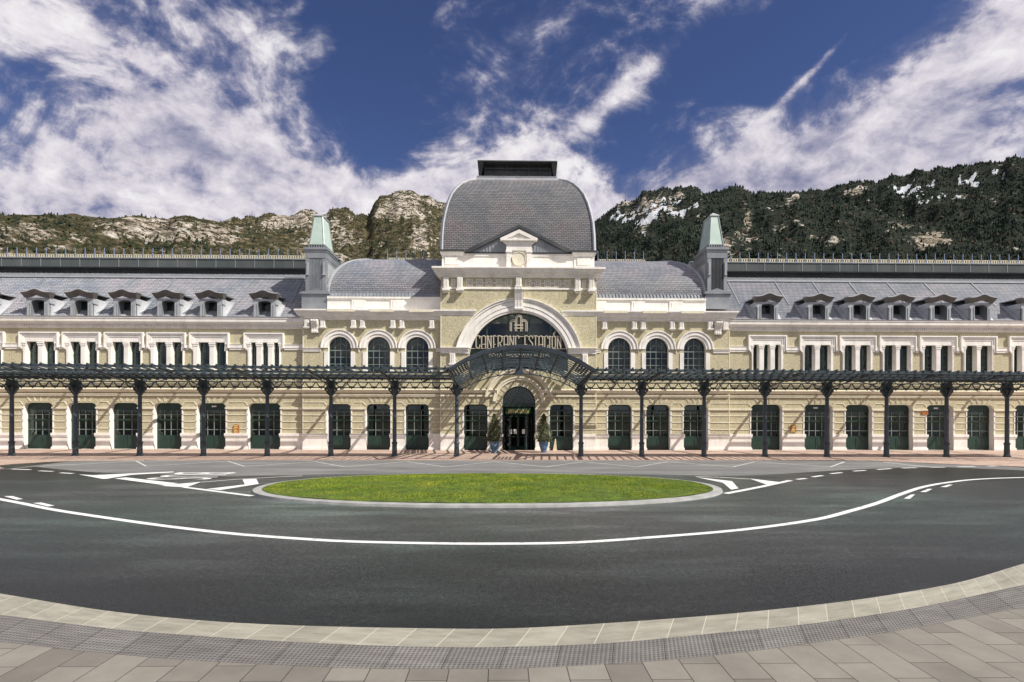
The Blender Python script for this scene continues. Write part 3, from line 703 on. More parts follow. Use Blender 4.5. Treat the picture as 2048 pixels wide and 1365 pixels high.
def pavilion(x0, x1, doors, arcs):
    Y = YP; ops = openX(doors, Y); zt = ZPl(641); top = ZPl(673.7); zb = ZPl(745)
    ax = [spread(a, b, Y, 700, .3) for a, b in arcs]
    g = MB(); g.prism([rect_loop(x0, x1, -.3, zt+.3)]+[door_loop(a, b, DOOR_H-.04) for a, b in ops]+[arch_loop(a, b, zb, top) for a, b in ax], Y, Y+.45, 1)
    g.build('wall', [M['stucco'], M['white']], BLD)
    ground_trim(x0, x1, Y, ops); C = MB(); cornice_band(C, x0, x1, Y)
    C.build('string_course', M['cream'], BLD)
    for a, b in ops: door_unit(a, b, DOOR_H-.04, Y, 1)
    for a, b in segs(x0, x1, [(a-.55, b+.55) for a, b in ax]):
        g = MB(); g.ext_x([(Y+.01, z_pk0), (Y-.06, z_pk0), (Y-.06, z_pk0+.12), (Y-.10, z_pk0+.15), (Y-.10, z_pk1-.04), (Y-.15, z_pk1), (Y+.01, z_pk1+.03)], a+.001, b-.001); g.build('string_course', M['white'], BLD)
    for a, b in ax: arched_window(a, b, Y, top, zb)
pavilion(xpl, xcl+.05, doorsPL, arcL); pavilion(xcr-.05, xpr, doorsPR, arcR)

# pavilion cornice, brackets, parapet
z_pc0, z_pc1 = ZPl(641), ZPl(620.5)
def console(g, x, w, Yf, z0, z1, pr=.3):         # fluted bracket
    g.box(x-w/2, x+w/2, Yf-pr*.7, Yf+.01, z0+.16*(z1-z0), z1)
    for k in (-1, 0, 1): g.box(x+k*w*.29-w*.09, x+k*w*.29+w*.09, Yf-pr*.7-.04, Yf-pr*.6, z0+.2*(z1-z0), z1-.02)
    g.box(x-w*.62, x+w*.62, Yf-pr, Yf+.01, z0+.10*(z1-z0), z0+.22*(z1-z0)); g.box(x-w*.45, x+w*.45, Yf-pr*.8, Yf+.01, z0, z0+.11*(z1-z0))
def scroll(g, x, w, Yf, z0, z1, pr=.5):          # big volute keystone, projecting more at the top
    prof = [(Yf+.01, z1), (Yf-pr, z1), (Yf-pr*1.03, z1-.12), (Yf-pr*.85, z1-.3), (Yf-pr*.5, z1-.55*(z1-z0)), (Yf-pr*.42, z0+.22), (Yf-pr*.5, z0+.12), (Yf-pr*.45, z0), (Yf+.01, z0)]
    g.ext_x(prof, x-w/2, x+w/2)
    for k in (-1, 0, 1): g.ext_x([(y-(.035 if i not in (0, 8) else 0), z) for i, (y, z) in enumerate(prof)], x+k*w*.31-w*.1, x+k*w*.31+w*.1)
h = z_pc1-z_pc0
PC = [(0, z_pc0), (.06, z_pc0), (.08, z_pc0+.08*h), (.16, z_pc0+.12*h), (.18, z_pc0+.30*h), (.30, z_pc0+.36*h), (.38, z_pc0+.48*h), (.38, z_pc0+.56*h), (.46, z_pc0+.7*h), (.52, z_pc0+.84*h), (.52, z_pc0+.97*h), (-.5, z_pc1)]
brL = [615, 647, 708, 726, 786.5, 804.5, 864, 881]; brR = [1194, 1208.5, 1268, 1285.5, 1343.5, 1361.5, 1419, 1450]
for x0, x1, brs, big, sgn in ((xpl, xcl+.1, brL, 631, -1), (xcr-.1, xpr, brR, 1434.5, 1)):
    g = MB()
    if sgn < 0: g.ushape(x0, x1+2, YP, 52, PC)
    else: g.ushape(x0-2, x1, YP, 52, PC)
    g.build('cornice', M['white'], BLD)
    for i in range(7 if sgn < 0 else 7):
        pass
    for i, p in enumerate(brs):
        if p in (881, 1194): continue
        g = MB(); console(g, X_(p, YP, 650), .36, YP, ZPl(659), z_pc0, .3); g.build('bracket', M['white'], BLD)
    g = MB(); scroll(g, X_(big, YP, 650), .52, YP, ZPl(667), z_pc0, .42); g.build('bracket', M['white'], BLD)
    # stepped corona breaks over the bracket pairs
    for a, b in ((658, 712), (742, 790), (820, 868)) if sgn < 0 else ((1205, 1252), (1282, 1330), (1358, 1404)):
        g = MB(); g.box(X_(a, YP, 630), X_(b, YP, 630), YP-.55, YP-.3, z_pc0+.72*h, z_pc0+.97*h); g.build('cornice_break', M['cream'], BLD)
    # parapet
    xa, xb = (X_(655, YP+.35, 605), xcl+.2) if sgn < 0 else (xcr-.2, X_(1411, YP+.35, 605))
    zp0, zp1 = z_pc1-.02, P(745, 595.5, YP+.35)[1]; Yq = YP+.3
    g = MB(); g.box(xa, xb, Yq, Yq+.4, zp0, zp1); g.box(xa, xb, Yq-.10, Yq+.45, zp1-.10, zp1+.04); g.box(xa, xb, Yq-.06, Yq+.3, zp1-.17, zp1-.10); g.box(xa, xb, Yq-.05, Yq+.3, zp0, zp0+.12)
    for p in ((717.5, 795.5, 873) if sgn < 0 else (1199, 1276.5, 1352)):
        c = X_(p, Yq, 605); g.box(c-.52, c+.52, Yq-.06, Yq+.1, zp0+.12, zp1-.17); g.box(c-.36, c+.36, Yq-.085, Yq-.05, zp0+.28, zp1-.3)
    g.build('parapet', M['white'], BLD)
    g = MB(); zg0, zg1 = zp1+.03, P(745, 587, YP+.8)[1]
    g.ext_x([(Yq-.02, zg0), (Yq+.32, zg1), (Yq+.5, zg1), (Yq+.5, zg0)], xa, xb)
    n_ = int((xb-xa)/.262)
    for i in range(n_+1):
        x = xa+.04+(xb-xa-.08)*i/n_; g.beam((x, Yq-.05, zg0+.02), (x, Yq+.30, zg1+.02), .05, .07)
    g.build('eaves_flashing', M['zinc'], BLD)
# roof lofts (convex, hipped)
def loft(name, m, x0, x1, y0, y1, z0, z1, ix0, ix1, iy, n=14, trim=True, prof=None, ribm='zinc_light'):
    g = MB(); lv = []
    for k in range(n+1):
        t = k/n*PI/2; f, e = (math.sin(t), 1-math.cos(t)) if prof is None else prof(k/n)
        lv.append((x0+ix0*e, x1-ix1*e, y0+iy*e, y1-iy*e, z0+(z1-z0)*f))
    for a, b, c, d, z in lv: g.v += [(a, c, z), (b, c, z), (b, d, z), (a, d, z)]
    for k in range(n):
        for i in range(4): j = (i+1) % 4; g.f.append((k*4+i, k*4+j, k*4+4+j, k*4+4+i))
    g.f.append((n*4, n*4+1, n*4+2, n*4+3)); g.m = [0]*len(g.f)
    o = g.build(name, m, BLD)
    if trim:
        r = MB()
        for ci in range(2):
            for k in range(n):
                p = Vector(g.v[k*4+ci]); q = Vector(g.v[k*4+4+ci]); r.beam(p, q, .2, .1)
        r.beam(g.v[n*4], g.v[n*4+1], .25, .14); r.build('hip_flashing', M[ribm], o)
    return o, lv
zr0, zr1 = P(745, 587.5, YP+.9)[1]-.05, P(820, 525, YP+6.5)[1]
hx = X_(760, YP+6.0, 525)-X_(656, YP+.9, 588)
o, lvp = loft('roof', M['slate'], X_(656, YP+.8, 588), xcl+3, YP+.75, 61, zr0, zr1, hx, 0, 6.0)
hx2 = X_(1411, YP+.9, 588)-X_(1303, YP+6, 528)
o2, lvp2 = loft('roof', M['slate'], xcr-3, X_(1411, YP+.8, 588), YP+.75, 61, zr0, zr1, 0, hx2, 6.0)

# ---- central block
g = MB()
opsC = openX(doorsC, YC)
exa, exb = X_(1004.5, YC, 850), X_(1071, YC, 850); ex_top = ZC(772.5)
bxa, bxb = X_(938, YC, 690), X_(1136.5, YC, 690); bcx = (bxa+bxb)/2; br_ = (bxb-bxa)/2; bcz = ZC(625.5)-br_
zblk = ZC(548)
big = [(bxa, ZC(742)), (bxb, ZC(742))]+[(bcx+br_*math.cos(k/32*PI), bcz+br_*math.sin(k/32*PI)) for k in range(33)]
g.prism([rect_loop(xcl, xcr, -.3, zblk)]+[door_loop(a, b, DOOR_H-.05) for a, b in opsC]+[arch_loop(exa, exb, .03, ex_top), big], YC, YC+.5, 1)
g.box(xcl, xcl+.2, YC+.5, YP+6, -.2, zblk); g.box(xcr-.2, xcr, YC+.5, YP+6, -.2, zblk)
g.build('wall', [M['stucco'], M['white']], BLD)
g = MB()
for x in (xcl, xcr): g = MB(); g.box(x-.03, x+.03, YC-.015, YC+.06, z_cap1, ZC(580)); g.build('corner_bead', M['cream'], BLD)
for x in (xpl, xpr): g = MB(); g.box(x-.03, x+.03, YP-.015, YP+.06, z_cap1, ZC(660)); g.build('corner_bead', M['cream'], BLD)
ground_trim(xcl, xcr, YC, sorted(opsC+[(exa, exb)]))
ecx = (exa+exb)/2; er = (exb-exa)/2; ecz = ex_top-er
ra = X_(1090.6, YC, 800)-ecx
for a, b in ((xcl, ecx-ra), (ecx+ra, xcr)):
    C = MB(); C.box(a, b, YC-.10, YC+.01, z_c0, z_c1); C.ext_x([(YC+.01, z_c2), (YC-.10, z_c2), (YC-.16, z_c2+.06), (YC-.22, z_c3-.05), (YC-.26, z_c3), (YC-.26, z_c3+.05), (YC+.01, z_c3+.09)], a-(0 if a == xcl else .35), b+(0 if b == xcr else .35)); C.build('string_course', M['cream'], BLD)
g = MB()
a_lo = math.asin(max(-1, min(1, (z_c0-ecz)/er)))*0
g.ring(ecx, ecz, er+1.12*.4, er+.62, YC-.10, YC+.01, .05, PI-.05)
g.ring(ecx, ecz, er+.62, er+.72, YC-.16, YC+.01, .05, PI-.05)
g.ring(ecx, ecz, er+1.02, er+1.20, YC-.20, YC+.01, .18, PI-.18); g.ring(ecx, ecz, er+1.20, er+1.34, YC-.28, YC+.01, .16, PI-.16)
g.ring(ecx, ecz, er+.94, er+1.02, YC-.12, YC+.01, .2, PI-.2)
g.ring(ecx, ecz, er, er+.05, YC-.03, YC+.01)
for k in range(12):
    a = (k+.5)/12*PI
    for q in (-.035, .035): g.beam((ecx+(er+.03)*math.cos(a+q*.5), YC-.012, ecz+(er+.03)*math.sin(a+q*.5)), (ecx+(er+.44)*math.cos(a+q*.5), YC-.012, ecz+(er+.44)*math.sin(a+q*.5)), .03, .03)
g.build('entrance_archivolt', M['cream'], BLD)
for a, b in opsC: door_unit(a, b, DOOR_H-.05, YC, 1)
# big arch
g = MB(); R1 = X_(1165, YC, 690)-bcx
zs = ZC(706); sa = math.asin((ZC(697)-bcz)/R1)
for f0, f1, pr in ((0, .14, .06), (.14, .36, .12), (.36, .42, .08), (.42, .70, .15), (.70, .78, .11), (.78, .93, .20), (.93, 1.0, .28)):
    ra_, rb_ = br_+(R1-br_)*f0, br_+(R1-br_)*f1; a0 = math.asin(min(1, (ZC(697)-bcz)/rb_)); g.ring(bcx, bcz, ra_, rb_, YC-pr, YC+.01, a0, PI-a0, 48)
g.build('arch_surround', M['white'], BLD)
for a, b in ((xcl-.02, bxa), (bxb, xcr+.02)):
    g = MB(); g.ext_x([(YC+.01, ZC(708)), (YC-.08, ZC(708)), (YC-.08, ZC(703)), (YC-.16, ZC(702)), (YC-.16, ZC(699)), (YC-.30, ZC(697)), (YC-.30, ZC(696)), (YC+.01, ZC(695))], a, b); g.build('string_course', M['white'], BLD)
for p in (905, 1169.5):
    g = MB(); x = X_(p, YC, 720); console(g, x, .42, YC, ZC(733), ZC(708), .2); g.box(x-.5, x+.35, YC-.1, YC+.01, ZC(737), ZC(733.5)); g.build('bracket', M['white'], BLD)
# big arched window
s = empty('window'); s.parent = BLD
yw = YC+.34; g = MB()
inn = [(bxa+.08, ZC(741)), (bxb-.08, ZC(741))]+[(bcx+(br_-.08)*math.cos(k/32*PI), bcz+(br_-.08)*math.sin(k/32*PI)) for k in range(33)]
g.prism([big, inn], yw, yw+.1)
for p in (974, 1016.5, 1059, 1101.5):
    x = X_(p, yw, 650); g.box(x-.06, x+.06, yw-.03, yw+.08, ZC(742), bcz+math.sqrt(br_**2-(x-bcx)**2)-.03)
for y_ in (655, ): g.box(bxa+.1, bxb-.1, yw+.01, yw+.05, ZC(673), ZC(671.5))
g.build('window_frame', M['green'], s)
g = MB(); g.prism([inn], yw+.05, yw+.06); g.build('pane', M['glass'], s)
# keystone console
g = MB(); scroll(g, bcx-.02, .66, YC-.1, ZC(621.5), ZC(579), .55); g.build('keystone', M['white'], BLD)
# frieze
g = MB(); g.box(xcl-.01, xcr+.01, YC-.07, YC+.01, ZC(579.5), ZC(576.5)); g.box(xcl-.01, xcr+.01, YC-.04, YC+.01, ZC(576.5), ZC(575.3))
def sq(x, w):
    z0, z1 = ZC(573.5), ZC(560); t = .045; zc_ = (z0+z1)/2; hh = (z1-z0)/2
    g.prism([rect_loop(x-w/2, x+w/2, zc_-hh, zc_+hh), rect_loop(x-w/2+t, x+w/2-t, zc_-hh+t, zc_+hh-t)], YC-.03, YC+.01)
    g.prism([rect_loop(x-w*.27, x+w*.27, zc_-hh*.55, zc_+hh*.55), rect_loop(x-w*.27+t, x+w*.27-t, zc_-hh*.55+t, zc_+hh*.55-t)], YC-.03, YC+.01)
sx = [939.5, 959, 978, 998, 1017.5, 1056.5, 1075.5, 1095, 1114.5, 1134.5]
for p in sx: sq(X_(p, YC, 566), .48)
for a, b in zip(sx[:-1], sx[1:]):
    if b-a < 25: g.box(X_(a, YC, 566)+.24, X_(b, YC, 566)-.24, YC-.028, YC+.01, ZC(567.5), ZC(566))
for p in (906.5, 1168): sq(X_(p, YC, 566), .3)
g.build('frieze', M['white'], BLD)
z_cc0, z_cc1 = ZC(556.5), ZC(533.5, YC-.6); h = z_cc1-z_cc0
for p in (892.5, 920, 1154.5, 1182): g = MB(); console(g, X_(p, YC, 570), .42, YC, ZC(587), z_cc0, .42); g.build('bracket', M['white'], BLD)
g = MB(); console(g, bcx-.02, .44, YC, ZC(578), z_cc0, .36); g.build('bracket', M['white'], BLD)
CP = [(0, z_cc0), (.10, z_cc0), (.12, z_cc0+.07*h), (.2, z_cc0+.12*h), (.22, z_cc0+.26*h), (.34, z_cc0+.32*h), (.36, z_cc0+.45*h), (.46, z_cc0+.5*h), (.47, z_cc0+.58*h), (.56, z_cc0+.78*h), (.60, z_cc0+.86*h), (.60, z_cc0+.97*h), (-.6, z_cc1)]
g = MB(); g.ushape(xcl, xcr, YC, 56, CP); 
for a, b in ((xcl-.6, X_(926, YC, 540)), (X_(1147, YC, 540), xcr+.6)): g.box(a-.02, b, YC-.68, YC-.2, z_cc0+.79*h, z_cc0+.965*h)
for a, b in ((xcl-.3, X_(927, YC, 540)), (X_(1146, YC, 540), xcr+.3)): g.box(a, b, YC-.40, YC-.2, z_cc0+.34*h, z_cc0+.45*h)
g.build('cornice', M['white'], BLD)
# attic parapet with corner pedestals
YA = YC+.15; za, zb = z_cc1-.05, ZC(504.5, YA)
g = MB(); g.box(xcl+.1, xcr-.1, YA+.1, YA+.5, za, zb-.1)
g.box(X_(928, YA, 510), X_(1145, YA, 510), YA+.04, YA+.12, zb-.30, zb-.12); g.box(xcl+.1, xcr-.1, YA, YA+.14, za, za+.18)
for a, b in ((X_(880.5, YA, 515), X_(928, YA, 515)), (X_(1145, YA, 515), X_(1191.5, YA, 515))):
    g.ushape(a+.12, b-.12, YA+.05, YA+8, [(.12, za), (.12, za+.15), (.0, za+.25), (.0, zb-.3), (.06, zb-.22), (.16, zb-.05), (.16, zb)])
    g.box(a+.35, b-.35, YA+.005, YA+.06, za+.38, zb-.42)
g.build('attic', M['white'], BLD)
g = MB()
for a, b in ((X_(877, YA, 504), X_(928.5, YA, 504)), (X_(1144.5, YA, 504), X_(1195, YA, 504))): g.box(a, b, YA-.2, YA+9, zb+.004, zb+.11)
g.box(X_(929, YA, 504), X_(1144, YA, 504), YA-.02, YA+1.2, zb-.10, zb-.02)
g.build('attic_coping', M['zinc_dark'], BLD)
# dome, four curved slopes of slate
D0 = YC+1.15
zd0 = ZC(504, D0); xdl, xdr = X_(882.5, D0, 500), X_(1189.5, D0, 500); xdm = (xdl+xdr)/2; hw = (xdr-xdl)/2
silh = [(882.7, 503), (883.8, 470), (886, 445), (890, 425), (895.5, 405), (903, 388), (912, 376.5), (923, 367), (936, 361), (952, 358.8)]
pr_ = []
for px, py in silh:
    i = 0
    for _ in range(20):
        X, Z = P(px, py, D0+i); i = max(0, X-xdl)
    pr_.append((i, Z))
g = MB(); dd = 2*hw
for i, z in pr_: g.v += [(xdl+i, D0+i, z), (xdr-i, D0+i, z), (xdr-i, D0+dd-i, z), (xdl+i, D0+dd-i, z)]
n = len(pr_)-1
for k in range(n):
    for i in range(4): j = (i+1) % 4; g.f.append((k*4+i, k*4+j, k*4+4+j, k*4+4+i))
g.f.append((n*4, n*4+1, n*4+2, n*4+3)); g.m = [0]*len(g.f)
dome = g.build('dome', M['slate_dome'], BLD); DV = list(g.v)
r = MB()
for ci in (0, 1):
    for k in range(n): r.beam(DV[k*4+ci], DV[k*4+4+ci], .24, .12)
r.beam(DV[n*4], DV[n*4+1], .3, .16); r.build('hip_flashing', M['zinc_light'], dome)
zt = pr_[-1][1]; ii = pr_[-1][0]; YL = D0+ii
g = MB(); xa, xb = X_(957.5, YL, 358), X_(1109.5, YL, 358); zl0, zl1 = zt+.06, P(1037, 330, YL+.5)[1]; zl2 = P(1037, 322.5, YL-.1)[1]
yb = D0+dd-ii
g.box(X_(968, YL+.6, 345), X_(1103, YL+.6, 345), YL+.6, yb-.6, zt, zl1)
g.build('lantern', M['zinc_dark'], dome)
g = MB()
for k in range(7): x0_ = X_(970, YL+.5, 345)+(X_(1101, YL+.5, 345)-X_(970, YL+.5, 345))*k/6; g.box(x0_-.08, x0_+.08, YL+.5, YL+.62, zt+.05, zl1)
for k in range(5): g.box(X_(985, YL+.5, 345), X_(1088, YL+.5, 345), YL+.52, YL+.6, zt+.15+k*.09, zt+.19+k*.09)
g.box(X_(968, YL, 345), X_(1103, YL, 345), YL+.42, YL+.62, zl1-.42, zl1-.3)
g.build('louvre', M['zinc_dark'], dome)
g = MB()   # flared hood with end boards
x0_, x1_ = X_(955.5, YL-.1, 323), X_(1113.5, YL-.1, 323)
g.v = [(xa, YL+.35, zt+.08), (xa+.12, YL+.35, zt+.08), (x0_, YL-.25, zl2-.12), (x0_+.5, YL-.25, zl2-.12), (xa, yb-.35, zt+.08), (xa+.12, yb-.35, zt+.08), (x0_, yb+.25, zl2-.12), (x0_+.5, yb+.25, zl2-.12)]
g.f = [(0,1,3,2), (4,6,7,5), (0,2,6,4), (1,5,7,3), (0,4,5,1), (2,3,7,6)]; g.m = [0]*6
o_ = len(g.v)
g.v += [(2*xdm-x, y, z) for x, y, z in g.v[:8]]; g.f += [tuple(o_+i for i in f[::-1]) for f in g.f[:6]]; g.m = [0]*12
g.box(x0_-.02, x1_+.02, YL-.3, yb+.3, zl2-.12, zl2-.04)
g.prism_y([(x0_+.3, YL+.1), (x1_-.3, YL+.1), (x1_-.3, yb-.1), (x0_+.3, yb-.1)], zl2-.04, zl2+.08)
g.build('lantern_roof', M['zinc_dark'], dome)
g = MB(); g.box(xa-.15, xb+.15, YL-.14, YL+.2, zt+.10, zt+.22)
for k in range(7): g.lathe(xa+(xb-xa)*k/6, YL-.1, [(.05, zt+.1), (.07, zt+.2), (.02, zt+.26)], 6)
g.build('lantern_sill', M['zinc'], dome)
# slate gable with stone aedicule
YG = YA-.12
ap = P(1038, 450.5, YG); gl = P(925, 504, YG); gr = P(1148.5, 504.5, YG); t = .22
g = MB()
for e, sg in ((gl, -1), (gr, 1)):
    v = []
    for (x, z) in (e, ap, (ap[0], ap[1]-t), (e[0]-sg*.62, e[1])): v.append((x, z))
    if sg > 0: v = v[::-1]
    g.prism([v], YG-.14, YG+3.6)
g.build('gable_roof', M['zinc_dark'], BLD)
g = MB(); g.prism([[(gl[0]+.4, zb-.02), (gr[0]-.4, zb-.02), (ap[0], ap[1]-.15)]], YG+.08, YG+.2)
x = gl[0]+.8
while x < gr[0]-.6:
    zz = zb+(ap[1]-.2-zb)*(1-abs(x-ap[0])/(gr[0]-ap[0])); g.box(x-.02, x+.02, YG+.04, YG+.09, zb, max(zz-.2, zb+.02)); x += .24
g.build('gable_boarding', M['zinc'], BLD)
g = MB(); Ya = YG-.12
ax0, ax1 = X_(1013, Ya, 510), X_(1063, Ya, 510); bx0, bx1 = X_(1001, Ya, 480), X_(1074.5, Ya, 480); ztop = P(1038, 461, Ya)[1]; zsh = P(1038, 480, Ya)[1]
c = (ax0+ax1)/2
g.box(ax0, ax0+.36, Ya+.0, Ya+.6, za, P(1038, 503, Ya)[1]); g.box(ax1-.36, ax1, Ya+.0, Ya+.6, za, P(1038, 503, Ya)[1])
g.box(ax0-.06, ax0+.42, Ya-.05, Ya+.5, P(1038, 505, Ya)[1], P(1038, 502, Ya)[1]+.02); g.box(ax1-.42, ax1+.06, Ya-.05, Ya+.5, P(1038, 505, Ya)[1], P(1038, 502, Ya)[1]+.02)
z1_, z2_ = P(1038, 502, Ya)[1]+.02, P(1038, 489, Ya)[1]
g.box(ax0-.02, ax1+.02, Ya-.02, Ya+.6, z1_, z2_)
g.prism([[(ax0-.02, z2_), (ax1+.02, z2_), (bx1-.1, zsh-.1), (bx0+.1, zsh-.1)]], Ya-.06, Ya+.6)
g.prism([[(bx0, zsh-.1), (bx1, zsh-.1), (bx1+.02, zsh+.06), (c, ztop), (bx0-.02, zsh+.06)], [(bx0+.5, zsh+.03), (bx1-.5, zsh+.03), (c, ztop-.26)]], Ya-.22, Ya+.6)
g.prism([[(bx0+.4, zsh), (bx1-.4, zsh), (c, ztop-.2)]], Ya-.08, Ya+.5)
g.box(ax0+.3, ax1-.3, Ya+.12, Ya+.5, za, z1_)
g.build('aedicule', M['white'], BLD)
g = MB(); cz = P(1038, 518, Ya)[1]; rr = .47
g.prism([[(c+rr*math.cos(k*PI/14), cz+rr*math.sin(k*PI/14)) for k in range(28)]], Ya-.02, Ya+.2)
g.prism([[(c+rr*1.12*math.cos(k*PI/14), cz+rr*1.12*math.sin(k*PI/14)) for k in range(28)], [(c+rr*math.cos(k*PI/14), cz+rr*math.sin(k*PI/14)) for k in range(28)]], Ya-.06, Ya+.2)
g.build('medallion', M['cream'], BLD)

# ---- entrance: fanlight, curved sign band, revolving door
ent = empty('entrance_door'); ent.parent = BLD
ye = YC+.42; g = MB()
zi = ZC(806); inn = [(exa+.1, .05), (exb-.1, .05), (exb-.1, zi-.3), (exa+.1, zi-.3)]
half = [(ecx+(er-.1)*math.cos(k/20*PI), max(zi, ecz)+(er-.1)*math.sin(k/20*PI)*((ex_top-.1-max(zi, ecz))/(er-.1))) for k in range(21)]
g.prism([arch_loop(exa, exb, .03, ex_top), inn, half], ye, ye+.12)
for k in range(1, 12):
    a = k/12*PI; g.beam((ecx+.42*math.cos(a), ye+.04, zi+.42*math.sin(a)), (ecx+(er-.1)*math.cos(a), ye+.04, zi+(er-.1)*math.sin(a)), .03, .03)
g.ring(ecx, zi, .40, .45, ye, ye+.06, 0, PI, 16)
g.build('door_frame', M['green'], ent)
g = MB(); g.prism([half], ye+.06, ye+.07); g.build('fanlight', M['glass'], ent)
rc = (ecx-.05, YC+.75); R_ = 1.0
def arc_pts(a0, a1, n): return [(rc[0]+R_*math.cos(a0+(a1-a0)*k/n), rc[1]+R_*math.sin(a0+(a1-a0)*k/n)) for k in range(n+1)]
g = MB()
for a0, a1 in ((math.radians(185), math.radians(232)), (math.radians(308), math.radians(355))):
    p = arc_pts(a0, a1, 8)
    for i in range(8): g.add([(p[i][0], p[i][1], .06), (p[i+1][0], p[i+1][1], .06), (p[i+1][0], p[i+1][1], ZC(832)), (p[i][0], p[i][1], ZC(832))], [(0,1,2,3)])
g.build('curved_glass', M['glass'], ent)
g = MB()
for a in (185, 232, 308, 355): x, y = rc[0]+R_*math.cos(math.radians(a)), rc[1]+R_*math.sin(math.radians(a)); g.box(x-.03, x+.03, y-.03, y+.03, .04, ZC(832))
g.build('door_post', M['iron'], ent)
for a in (35, 125, 215+10, 305):
    ca, sa_ = math.cos(math.radians(a)), math.sin(math.radians(a)); g = MB()
    q = lambda r, z: (rc[0]+r*ca, rc[1]+r*sa_, z)
    for r0_, r1_, z0_, z1_ in ((.03, .95, .06, .3), (.03, .95, ZC(834), ZC(832)), (.03, .1, .3, ZC(834)), (.86, .95, .3, ZC(834)), (.1, .86, 1.0, 1.06)):
        g.beam(q((r0_+r1_)/2, z0_) if r1_-r0_ < .2 else q(r0_, (z0_+z1_)/2), q((r0_+r1_)/2, z1_) if r1_-r0_ < .2 else q(r1_, (z0_+z1_)/2), .05, (z1_-z0_) if r1_-r0_ > .2 else r1_-r0_)
    lf = g.build('door_leaf', M['green'], ent)
g = MB()
for x in (-.62, -.27, .35): g.box(ecx+x-.11, ecx+x+.11, YC-.06+.02*(x > 0), YC-.05+.02*(x > 0), ZC(868), ZC(859))
g.build('notice', M['paper'], ent)
p = [(rc[0]+(R_+.06)*math.cos(math.radians(a)), rc[1]+(R_+.06)*math.sin(math.radians(a))) for a in range(184, 358, 6)]
g = MB()
for i in range(len(p)-1): g.add([(p[i][0], p[i][1], ZC(829)), (p[i+1][0], p[i+1][1], ZC(829)), (p[i+1][0], p[i+1][1], ZC(816)), (p[i][0], p[i][1], ZC(816)), (p[i][0], p[i][1]+.1, ZC(829)), (p[i+1][0], p[i+1][1]+.1, ZC(829))], [(0,1,2,3), (0,4,5,1)])
fas = g.build('fascia', M['green_light'], ent)
vs, fs = text_mesh('CANFRANC ESTACI\u00d3N', 1, .02)
x0, x1 = min(v.x for v in vs), max(v.x for v in vs); y0, y1 = 0, max(v.y for v in vs)
g = MB()
for v in vs:
    xx = (v.x-(x0+x1)/2)/(x1-x0)*1.65; a = math.radians(270)+xx/(R_+.08); rr = R_+.085+v.z*.5
    g.v.append((rc[0]+rr*math.cos(a), rc[1]+rr*math.sin(a), ZC(826.5)+(v.y/y1)*(ZC(817.5)-ZC(826.5))))
g.f = fs; g.m = [0]*len(fs); g.build('lettering', M['gold'], fas)
# dim rooms behind the glass
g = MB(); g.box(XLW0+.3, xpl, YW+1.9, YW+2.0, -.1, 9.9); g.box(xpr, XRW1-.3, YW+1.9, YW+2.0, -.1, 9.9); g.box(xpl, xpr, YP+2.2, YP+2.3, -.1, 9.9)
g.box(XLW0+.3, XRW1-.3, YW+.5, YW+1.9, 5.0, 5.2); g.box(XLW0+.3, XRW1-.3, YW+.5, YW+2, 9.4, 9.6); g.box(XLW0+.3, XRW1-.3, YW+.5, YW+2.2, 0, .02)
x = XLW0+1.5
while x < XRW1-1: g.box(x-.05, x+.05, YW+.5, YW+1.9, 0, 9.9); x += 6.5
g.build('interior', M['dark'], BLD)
g = MB(); g.box(XLW0, XLW0+.4, YW, 61, 0, 10); g.box(XRW1-.4, XRW1, YW, 61, 0, 10); g.box(XLW0, XRW1, 60.6, 61, 0, 10)
g.build('rear_wall', M['stucco'], BLD)

# ---- mansard roofs of the wings
zm0 = P(300, 635.5, YW-.2)[1]+.02; Ym0 = YW+.15; Ym1 = 47.9; zm1 = P(300, 556.5, Ym1)[1]; Ym2 = 50.0; zm2 = P(300, 546, Ym2)[1]
slope = (Ym1-Ym0)/(zm1-zm0); z_g0 = P(300, 534.5, 49.2)[1]; z_g1 = P(300, 517.5, 49.2)[1]
def ym(z): return Ym0+(z-zm0)*slope
def wing_roof(x0, x1):
    g = MB(); g.ext_x([(Ym0-.45, zm0-.05), (Ym0, zm0+.03), (Ym1, zm1), (Ym1, zm0-.4), (Ym0-.45, zm0-.4)], x0, x1); g.build('roof', M['slate_r'], BLD)
    g = MB(); g.ext_x([(Ym1-.08, zm1-.05), (Ym1-.08, zm1+.06), (Ym2, zm2), (Ym2, zm1-.4), (Ym1+.02, zm1-.4)], x0, x1)
    n_ = int((x1-x0)/.43)
    for i in range(n_): x = x0+(i+.5)*.43; g.beam((x, Ym1, zm1+.06), (x, Ym2, zm2+.02), .035, .06)
    g.build('upper_roof', M['zinc'], BLD)
    g = MB(); g.beam((x0, Ym1-.1, zm1+.05), (x1, Ym1-.1, zm1+.05), .09, .09); g.build('ridge_flashing', M['zinc_light'], BLD)
    g = MB(); g.box(x0, x1, Ym2-.05, 57, zm2-.3, z_g0+.3); g.build('clerestory', M['zinc_dark'], BLD)
    w = 1.63; n_ = int((x1-x0)/w)
    for i in range(n_+1):
        a = x0+i*w; b = min(a+w-.03, x1)
        if b > a: g = MB(); g.box(a, b, 49.2, 49.3, z_g0, z_g1); g.build('fascia_panel', M['panel'], BLD)
    g = MB(); g.box(x0, x1, 49.3, 58, z_g0+.03, z_g1-.03); g.box(x0, x1, 49.14, 49.5, z_g1-.02, z_g1+.06)
    for i in range(n_+2): a = x0+i*w-.015; g.box(a-.025, a+.025, 49.17, 49.25, z_g0, z_g1-.02)
    g.build('roof_edge', M['zinc'], BLD)
    g = MB(); g.ext_x([(61, zm0-.4), (61.2, zm0), (57, zm1), (Ym2, zm2), (Ym2, zm0-.4)], x0, x1); g.build('rear_roof', M['slate_r'], BLD)
